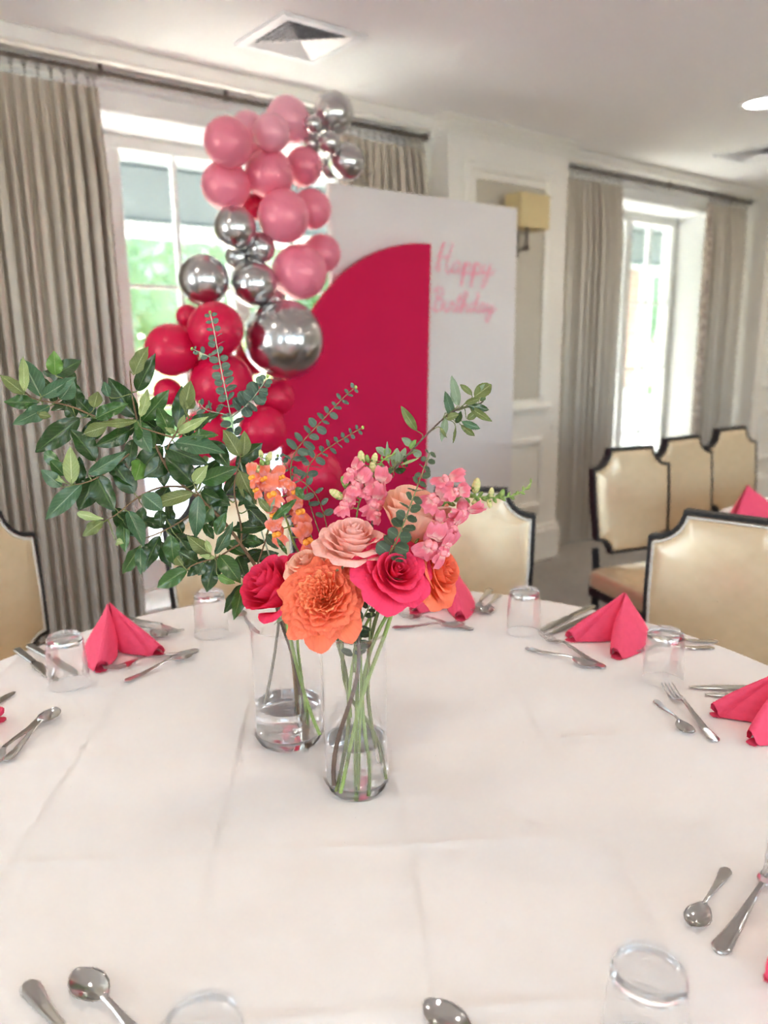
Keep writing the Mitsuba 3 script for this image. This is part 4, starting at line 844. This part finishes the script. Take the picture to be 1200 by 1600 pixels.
GARDEN = [(5, .0, .07, -.05, .24, 2.4, .0, .0, .03, .6, 0), (7, .03, .14, -.08, .27, 1.5, .0, .01, .045, .6, 0), (9, .06, .21, -.1, .28, 1.15, .02, .01, .05, .55, 0), (10, .09, .28, -.12, .28, 1.0, .02, .02, .05, .5, 0), (11, .12, .35, -.13, .27, .95, .03, .02, .05, .45, 0),
          (11, .14, .43, -.15, .25, .95, .04, .03, .05, .4, 0), (11, .15, .51, -.18, .22, 1.0, .06, .04, .05, .35, .2), (10, .15, .60, -.22, .17, 1.05, .09, .05, .05, .3, .3), (9, .14, .68, -.28, .09, 1.15, .14, .07, .055, .25, .4), (8, .12, .76, -.34, -.02, 1.15, .20, .10, .085, .2, .4), (8, .10, .83, -.4, -.16, 1.15, .24, .14, .11, .15, .4)]
CUP = [(1, .0, .05, -.1, .56, 5.4, .0, .0, .0, .25, 0), (2, .02, .11, -.2, .57, 3.4, .0, .0, .008, .42, 0), (3, .03, .19, -.2, .56, 2.7, .02, .01, .010, .42, 0), (3, .04, .28, -.25, .55, 2.6, .03, .02, .012, .38, .3), (4, .05, .38, -.3, .50, 2.2, .06, .03, .014, .32, .6), (5, .06, .50, -.4, .38, 1.95, .14, .08, .022, .25, 1.2), (3, .06, .58, -.45, .16, 1.7, .22, .12, .03, .2, 1.2)]
FULL = [(2, .0, .10, -.1, .52, 4.0, .0, .0, .0, .3, 0), (3, .03, .26, -.2, .56, 2.8, .0, .01, .006, .40, 0), (3, .05, .42, -.3, .58, 2.7, .02, .02, .01, .34, .2), (4, .06, .54, -.42, .50, 2.4, .07, .05, .016, .28, .5), (4, .07, .60, -.48, .34, 2.1, .16, .09, .02, .22, .9)]
def look(right, down, out): return right*RR+down*DD-out*_f          # a direction in the photograph's frame: right, down, towards the camera
rose('pale pink open rose at the top centre of the bouquet', at_d(550, 846, 1.085), look(.06, -.89, .42), .0575, 'm_petal_pink', TEA, 21, stem_pts=[(556, 930, 1.10), (555, 985, 1.115), (557, 1030, 1.125), (557, 1130, 1.145), (557, 1242, 1.15)], spin=.4)
rose('deep hot pink open rose at the front right of the bouquet', at_d(617, 894, 1.065), look(.30, -.44, .85), .0545, 'm_petal_hot', HOT, 33, stem_pts=[(612, 955, 1.10), (596, 1005, 1.11), (567, 1085, 1.115), (552, 1145, 1.12), (532, 1239, 1.125)], spin=1.1)
rose('big ruffled orange garden rose at the front of the bouquet', at_d(502, 931, 1.07), look(-.22, -.40, .90), .0600, ('m_petal_orange_heart', 'm_petal_orange', 6), GARDEN, 45, stem_pts=[(530, 975, 1.11), (536, 1042, 1.125), (548, 1090, 1.14), (576, 1130, 1.15), (596, 1180, 1.155), (603, 1217, 1.155)], stem_m='m_olive_stem', spin=.2)
rose('hot pink rose seen from the side, leftmost rose, over the back vase', at_d(429, 922, 1.165), look(-.62, -.52, .50), .078, 'm_petal_hot', CUP, 58, stem_pts=[(447, 965, 1.22), (451, 987, 1.23), (461, 1030, 1.245), (476, 1085, 1.26), (500, 1148, 1.27)], spin=2.0)
rose('peach rose half hidden behind the dark round eucalyptus leaves', at_d(650, 812, 1.12), look(.16, -.93, .22), .076, 'm_petal_peach', FULL, 64, stem_pts=[(600, 930, 1.13), (585, 975, 1.13), (575, 1030, 1.135), (580, 1130, 1.15), (592, 1192, 1.155)], stem_m='m_olive_stem', spin=.9)
rose('orange rose at the right of the bouquet behind the hot pink rose', at_d(683, 893, 1.115), look(.70, -.25, .50), .056, 'm_petal_orange', HOT, 77, stem_pts=[(620, 940, 1.12), (585, 1000, 1.12), (566, 1090, 1.135), (572, 1160, 1.14), (575, 1243, 1.14)], spin=2.2)
rose('coral rose between the orange garden rose and the orange snapdragon', at_d(478, 880, 1.13), look(-.2, -.75, .5), .036, 'm_petal_peach', HOT, 83, stem_pts=[(505, 940, 1.13), (525, 995, 1.13), (540, 1050, 1.13), (545, 1117, 1.13), (525, 1236, 1.135)], stem_m='m_olive_stem', spin=.3)
# --- snapdragons -----------------------------------------------------------------------------------
def lobe(o, d, up, L, w, curl, q, mm=7, n=8):
    """A small rounded petal lobe from o along d, curling towards -up."""
    side = np.cross(up, d); t = np.linspace(0, 1, n)[:, None]; v = np.linspace(-1, 1, mm)[None]
    hw = w/2*np.sin(np.clip(.18+.82*t, 0, 1)*PI*.80)**.7; a = t*curl
    f = np.where(abs(curl) > .05, np.sin(a)/max(curl, 1e-3), t); h = np.where(abs(curl) > .05, (1-np.cos(a))/max(curl, 1e-3), 0)
    ph = q.uniform(0, 6); rip = .10*L*np.sin(v*4+ph)*t**2
    return grid(o+d*(L*f)[..., None]-up*(L*h-rip+.12*w*v**2*t)[..., None]*1.0+side*(hw*v)[..., None])
def floret(k, o, d, up, s, m, pal, q):
    d, up = nrm(d), nrm(up-d*np.dot(up, d)) if True else up; up = nrm(up-d*np.dot(up, d)); side = np.cross(up, d)
    key = part(k, 'floret', _tubef(o, d, up, side, s), m)
    mo = o+d*s*.62; gs = []
    for a in (-.42, .42): gs.append(lobe(mo+up*s*.17, nrm(up*.9+d*.35+side*a), nrm(d-up*.3), s*.80*q.uniform(.85, 1.15), s*.72, .75*q.uniform(.6, 1.3), q))
    for a in (-.8, 0, .8): gs.append(lobe(mo-up*s*.12+d*s*.08, nrm(-up*.75+d*.55+side*a), nrm(d*.8+up*.5), s*.66*q.uniform(.85, 1.15), s*.56, .8*q.uniform(.6, 1.3), q))
    part(key, 'lip', join(gs), m)
    pb = [ball(mo+d*s*.13-up*s*.02+side*b*s*.13, 1.0, 2) for b in (-1, 1)]; pb = []
    for b in (-1, 1):
        e = trimesh.creation.icosphere(2, 1.0); e.vertices *= np.array([.21, .15, .16])*s; F = np.eye(4); F[:3, 0], F[:3, 1], F[:3, 2], F[:3, 3] = d, side, up, mo+d*s*.10-up*s*.03+side*b*s*.12; e.apply_transform(F); pb.append(e)
    part(key, 'palate', cat(pb), pal, smooth=True)
def _tubef(o, d, up, side, s):
    t = np.linspace(0, 1, 9)[:, None]; a = np.linspace(0, 2*PI, 15)[None]; r = s*(.12+.16*np.sin(np.clip(t*1.15, 0, 1)*PI*.62))
    return grid(o+d*(t*s*.68)[..., None]+up*(r*np.sin(a)*1.1)[..., None]+side*(r*np.cos(a))[..., None])
def bud(k, o, d, L, m, calyx=True):
    d = nrm(d); x = nrm(np.cross(d, [.2, .3, .9])); M = np.eye(4); M[:3, 0], M[:3, 1], M[:3, 2], M[:3, 3] = x, np.cross(d, x), d, o
    key = part(k, 'bud', moved(lathe([(0, 0), (.17*L, .10*L), (.26*L, .35*L), (.25*L, .6*L), (.20*L, .8*L), (.10*L, .96*L), (0, L)], 12), M), m, smooth=True)
    if calyx:
        for i in range(4):
            a = i*PI/2+.4; e = x*math.cos(a)+np.cross(d, x)*math.sin(a); part(key, 'sepal', leaf_mesh(o, o+d*L*.45+e*L*.30, L*.24, face=e, n=7, m=3), 'm_leaf_bright')
def snapdragon(label, pts, r, florets, buds, greens, m, pal, seed, depth):
    q = np.random.default_rng(seed); k = thing('snapdragon', label, 'flower'); p = spline(P3(pts), 120); part(k, 'stem', tube(p, r, 7, 0), 'm_green_stem')
    for u, v, s, *dirn in florets:
        c = at_d(u, v, depth-.008+q.uniform(-.006, .006)); j = np.argmin(np.linalg.norm(p-c, axis=1)); o = p[j]; e = c-o; S = 1.0*s*depth/FPX*q.uniform(.9, 1.12)
        d = nrm(nrm(e+np.array([0, 0, 1e-4]))*1.0+look(0, .05, .55)+q.normal(size=3)*.2+(look(*dirn) if dirn else 0)); o2 = c-d*S*.45
        if np.linalg.norm(o2-o) > .003: part(k, 'pedicel', tube([o, (o+o2)/2-np.array([0, 0, .001]), o2+d*S*.1], .0011, 6, 6), 'm_green_stem')
        up = nrm(p[min(j+6, 119)]-p[max(0, j-6)]); floret(k, o2, d, up if up[2] > -.2 else -up, S, m, pal, q)
    for u, v, s, dx, dy, mm in buds:
        c = at_d(u, v, depth-.004); j = np.argmin(np.linalg.norm(p-c, axis=1)); d = look(dx, dy, .25); S = s*depth/FPX; o = c-nrm(d)*S*.5
        part(k, 'pedicel', tube([p[j], (p[j]+o)/2, o+nrm(d)*S*.1], .0009, 5, 5), 'm_green_stem'); bud(k, o, d, S, mm)
    if greens:
        t0, t1, n, s0, s1 = greens
        for i in range(n):
            t = t0+(t1-t0)*i/(n-1); j = int(t*119); d = nrm(p[min(j+3, 119)]-p[max(j-3, 0)]); sd = nrm(np.cross(d, _f)); S = (s0+(s1-s0)*i/(n-1))*depth/FPX
            a = i*2.4; out = nrm(sd*math.cos(a)-_f*math.sin(a)*.6+d*.75); bud(k, p[j], out, S, 'm_calyx', i < n*.7)
    return k
cS = lambda x, y: (500+x/3.53, 680+y/3.53)
cR = lambda x, y: (360+x/6.667, 680+y/6.667)
snapdragon('pink snapdragon behind the pale pink rose, leaning slightly right', [(560, 1235, 1.14), (563, 1120, 1.13), (563, 1000, 1.12), (556, 900, 1.12), (*cS(205, 430), 1.12), (*cS(225, 350), 1.12), (*cS(275, 270), 1.12), (*cS(310, 190), 1.12), (*cS(345, 140), 1.12), (*cS(400, 110), 1.12)], (.0022, .0012),
           [(*cS(190, 205), 26), (*cS(212, 275), 31), (*cS(320, 265), 28), (*cS(150, 385), 28), (*cS(290, 365), 30), (*cS(298, 425), 24), (*cS(185, 330), 22), (*cS(262, 300), 20)],
           [(*cS(228, 125), 24, -.1, -1, 'm_petal_bud'), (*cS(300, 130), 20, .2, -.8, 'm_petal_bud'), (*cS(292, 190), 26, -.1, -.9, 'm_petal_bud'), (*cS(140, 262), 24, -.5, -.9, 'm_calyx'), (*cS(90, 325), 26, -.8, -.5, 'm_petal_bud'), (*cS(262, 130), 14, -.2, -.9, 'm_calyx')],
           (.88, 1., 12, 12, 7), 'm_petal_snap', 'm_palate_pink', 5, 1.115)
snapdragon('pink snapdragon arching right over the chair with a green budded tip', [(548, 1120, 1.13), (552, 1035, 1.12), (570, 980, 1.12), (620, 900, 1.11), (*cS(530, 590), 1.10), (*cS(575, 520), 1.095), (*cS(625, 430), 1.09), (*cS(690, 375), 1.09), (*cS(780, 345), 1.09), (*cS(850, 340), 1.09), (*cS(950, 345), 1.09), (*cS(1060, 335), 1.09), (*cS(1130, 300), 1.09), (*cS(1165, 262), 1.09)], (.0026, .0011),
           [(*cS(645, 358), 38), (*cS(705, 262), 30, -.3, -.8, 0), (*cS(752, 318), 24), (*cS(790, 400), 34, .2, .6, 0), (*cS(722, 492), 34), (*cS(612, 572), 40), (*cS(665, 625), 34, .3, .6, 0), (*cS(640, 480), 22), (*cS(690, 590), 26)],
           [(*cS(862, 278), 26, .15, -.9, 'm_petal_bud'), (*cS(945, 316), 17, .1, -.9, 'm_petal_bud'), (*cS(935, 378), 15, .1, .8, 'm_petal_bud'), (*cS(1004, 322), 16, .3, -.9, 'm_calyx'), (*cS(855, 385), 16, .3, .8, 'm_petal_bud')],
           (.70, 1., 30, 15, 7), 'm_petal_snap', 'm_palate_pink', 6, 1.085)
snapdragon('orange snapdragon with yellow throats between the leafy branch and the pale pink rose', [(478, 1130, 1.29), (470, 1050, 1.26), (466, 960, 1.22), (*cR(720, 1240), 1.18), (*cR(650, 1100), 1.17), (*cR(610, 960), 1.165), (*cR(545, 780), 1.165), (*cR(470, 560), 1.165), (*cR(400, 400), 1.165), (*cR(375, 300), 1.165), (*cR(370, 240), 1.165)], (.0026, .0013),
           [(*cR(375, 455), 27), (*cR(460, 615), 29), (*cR(255, 430), 22, -.5, -.2, 0), (*cR(530, 450), 22), (*cR(640, 600), 23, .3, -.2, 0), (*cR(690, 800), 30, .4, 0, .0), (*cR(500, 1005), 28, -.3, .1, 0), (*cR(775, 1085), 30, .3, .2, 0), (*cR(300, 560), 22, -.5, 0, 0), (*cR(470, 830), 24), (*cR(700, 930), 22, .4, .3, 0), (*cR(440, 700), 22)],
           [(*cR(262, 335), 22, -.6, -.6, 'm_petal_bud'), (*cR(318, 195), 14, -.2, -1, 'm_petal_bud'), (*cR(405, 225), 18, .4, -1, 'm_petal_bud'), (*cR(330, 290), 14, -.3, -1, 'm_calyx'), (*cR(390, 300), 14, .4, -.8, 'm_calyx')],
           (.94, 1., 7, 10, 6), 'm_petal_snap_orange', 'm_palate', 9, 1.155)
for (b, t, w, m) in (((435, 880), (688, 664), 92, 'm_leaf_mid'), ((410, 800), (286, 655), 82, 'm_leaf_olive'), ((415, 800), (462, 655), 34, 'm_leaf_silver'), ((690, 540), (765, 670), 90, 'm_leaf_mid'), ((590, 1240), (480, 1070), 50, 'm_leaf_mid')):
    part(bk, 'leaf', leaf_mesh(at_d(*cR(*b), 1.135), at_d(*cR(*t), 1.125), w/6.667*1.135/FPX, .15, .1, .2), m)
# the bare grey and dark stems standing in the back vase
k = thing('cut_stem', 'bare grey twig standing at the left in the back vase', 'stem'); stem(k, 'wood', [(414, 1100, 1.27), (420, 1072, 1.265), (427, 1035, 1.25), (434, 985, 1.235), (437, 950, 1.22)], [.0026, .0022], 'm_grey_stem', 8, 24)
k = thing('cut_stem', 'bare dark twig standing in the middle of the back vase', 'stem'); stem(k, 'wood', [(468, 1085, 1.29), (458, 1030, 1.27), (445, 990, 1.25), (432, 950, 1.23)], [.0026, .0022], 'm_dark_stem', 8, 24)

# ------------------------------------------------------------------ outside
mat('m_lawn', base_color=proc(lambda p, n, uv: mix((.10, .17, .05), (.20, .30, .10), fbm(p.x*2, p.y*2, 0, 4))), roughness=1.0)
mat('m_porch_ceiling', base_color=rgb(.20, .25, .285), roughness=.7)
mat('m_porch_floor', base_color=rgb(.68, .67, .65), roughness=.8)
def _brick(p, n, uv):
    x, z = (p.x+p.y)/.21, p.z/.072
    row = dr.floor(z); x = x+.5*(row-2*dr.floor(row/2)); fx, fz = x-dr.floor(x), z-row
    m = smoothstep(0, .05, dr.minimum(fx, 1-fx))*smoothstep(0, .12, dr.minimum(fz, 1-fz))
    return mix((.62, .59, .55), mix((.46, .30, .25), (.56, .38, .32), cell_rand(dr.floor(x), row)), m)
mat('m_brick', base_color=proc(_brick), roughness=.85)
mat('m_bark', base_color=rgb(.16, .12, .09), roughness=.9)
LEAFMATS = [thin(f'm_foliage_{i}', rgb(*c), .9, .6) for i, c in enumerate([(.42, .56, .37), (.48, .60, .42), (.38, .52, .34)])]
struct('ground', box(-60, 60, -60, 60, -.4, -.14), 'm_lawn', 'green lawn outside')
struct('terrace', cat([box(-30, XL-.3, -30, 4, -.14, -.06), box(XL-.3, 30, -30, YF-.3, -.14, -.06)]), 'm_porch_floor', 'pale paved terrace outside the other walls')
struct('driveway', box(-40, 40, 5.7, 11.2, -.2, -.12), 'm_porch_floor', 'pale paved drive beyond the porch')
struct('porch_floor', box(-4, 13, YW+.46, 5.6, -.14, -.03), 'm_porch_floor', 'grey porch floor outside the windows')
struct('porch_ceiling', box(-4, 13, YW+.46, 5.6, 2.72, 2.80), 'm_porch_ceiling', 'pale blue porch ceiling outside the windows')
struct('porch_beam', box(-4, 13, 5.0, 5.3, 2.32, 2.72, .02), 'm_porch_ceiling', 'pale blue porch beam outside the windows')
struct('porch_trim', box(-4, 13, 4.97, 5.33, 2.24, 2.32, .01), 'm_white', 'white trim along the porch beam')
for x in (-2.6, 4.9, 12.0): 
    k = thing('porch_column', {-2.6: 'white porch column outside, left of the view', 4.9: 'white porch column outside the windows, middle one', 12.0: 'white porch column farthest right outside'}[x], 'column')
    part(k, 'shaft', lathe([(0, .25), (.12, .25), (.115, 1.2), (.10, 2.16), (0, 2.16)], 24).apply_translation([x, 5.15, 0]), 'm_white')
    part(k, 'base', box(x-.16, x+.16, 4.99, 5.31, -.03, .25, .02), 'm_white'); part(k, 'capital', box(x-.14, x+.14, 5.01, 5.29, 2.16, 2.24, .015), 'm_white')
k = thing('brick_pier', 'red brick pier with white base seen through the right-hand window', 'pier')
part(k, 'shaft', box(7.72, 8.06, 4.95, 5.35, .80, 2.24, .004), 'm_brick', smooth=False); part(k, 'base', box(7.66, 8.10, 4.90, 5.40, -.03, .80, .02), 'm_white'); part(k, 'white_post', box(8.12, 8.42, 4.98, 5.30, -.03, 2.24, .01), 'm_white')
def tree(x, y, h, r, seed, label, m):
    q = np.random.default_rng(seed); k = thing('tree', label, 'tree')
    part(k, 'trunk', tube([[x, y, -.14], [x+.1, y, h*.4], [x, y+.1, h*.8]], [.20, .14, .05], 8), 'm_bark')
    n = 2600; d = q.normal(size=(n, 3)); d /= np.linalg.norm(d, axis=1, keepdims=True)
    bump_ = .75+.5*meshkit.fbm(d*2.2+seed, 3, seed); c = np.array([x, y, h*.62])+d*np.array([r, r, h*.42])*(bump_*q.uniform(.75, 1.0, n)**.5)[:, None]
    a = q.normal(size=(n, 3)); a /= np.linalg.norm(a, axis=1, keepdims=True); b = np.cross(a, q.normal(size=(n, 3))); b /= np.linalg.norm(b, axis=1, keepdims=True)
    s = q.uniform(.10, .2, n)[:, None]; v = np.stack([c-a*s, c+b*s*.5, c+a*s, c-b*s*.5], 1).reshape(-1, 3); i = np.arange(n)[:, None]*4
    part(k, 'foliage', trimesh.Trimesh(v, np.vstack([i+[0, 1, 2], i+[0, 2, 3]]), process=False), m, smooth=False, kind='stuff')
    core = trimesh.creation.icosphere(3, 1.0); core.vertices *= (.62+.4*meshkit.fbm(core.vertices*2.2+seed, 3, seed))[:, None]*np.array([r, r, h*.42]); core.apply_translation([x, y, h*.62]); part(k, 'inner_foliage', core, m)
for i, (x, y, h, r, l) in enumerate([(1.0, 12.6, 5.2, 2.0, 'pale green tree seen through the window left of the balloons'), (5.6, 13, 5.6, 2.1, 'green tree beyond the porch behind the hot pink balloons'), (10.2, 13, 5.2, 2.0, 'green tree beyond the porch behind the white backdrop'),
        (-3.6, 13, 5.5, 2.0, 'green tree beyond the porch behind the left curtain'), (14.8, 13, 5.5, 2.1, 'green tree beyond the porch behind the panelled pilaster'), (19.6, 13, 5.8, 2.2, 'green tree seen through the right-hand window, nearest the brick pier'), (24.6, 13, 6, 2.2, 'green tree seen at the right side of the right-hand window'),
        (3.3, 19, 8, 2.6, 'tall tree in the distance behind the trees of the left window'), (9.2, 19, 8, 2.6, 'tall distant tree behind the balloons'), (15.4, 19.5, 8.5, 2.7, 'tall distant tree behind the white backdrop'), (-2.8, 19, 8, 2.6, 'tall distant tree behind the left curtain'), (22, 19.5, 8.5, 2.8, 'tall distant tree behind the right-hand window')]):
    tree(x, y, h, r, i+1, l, LEAFMATS[i % 3])
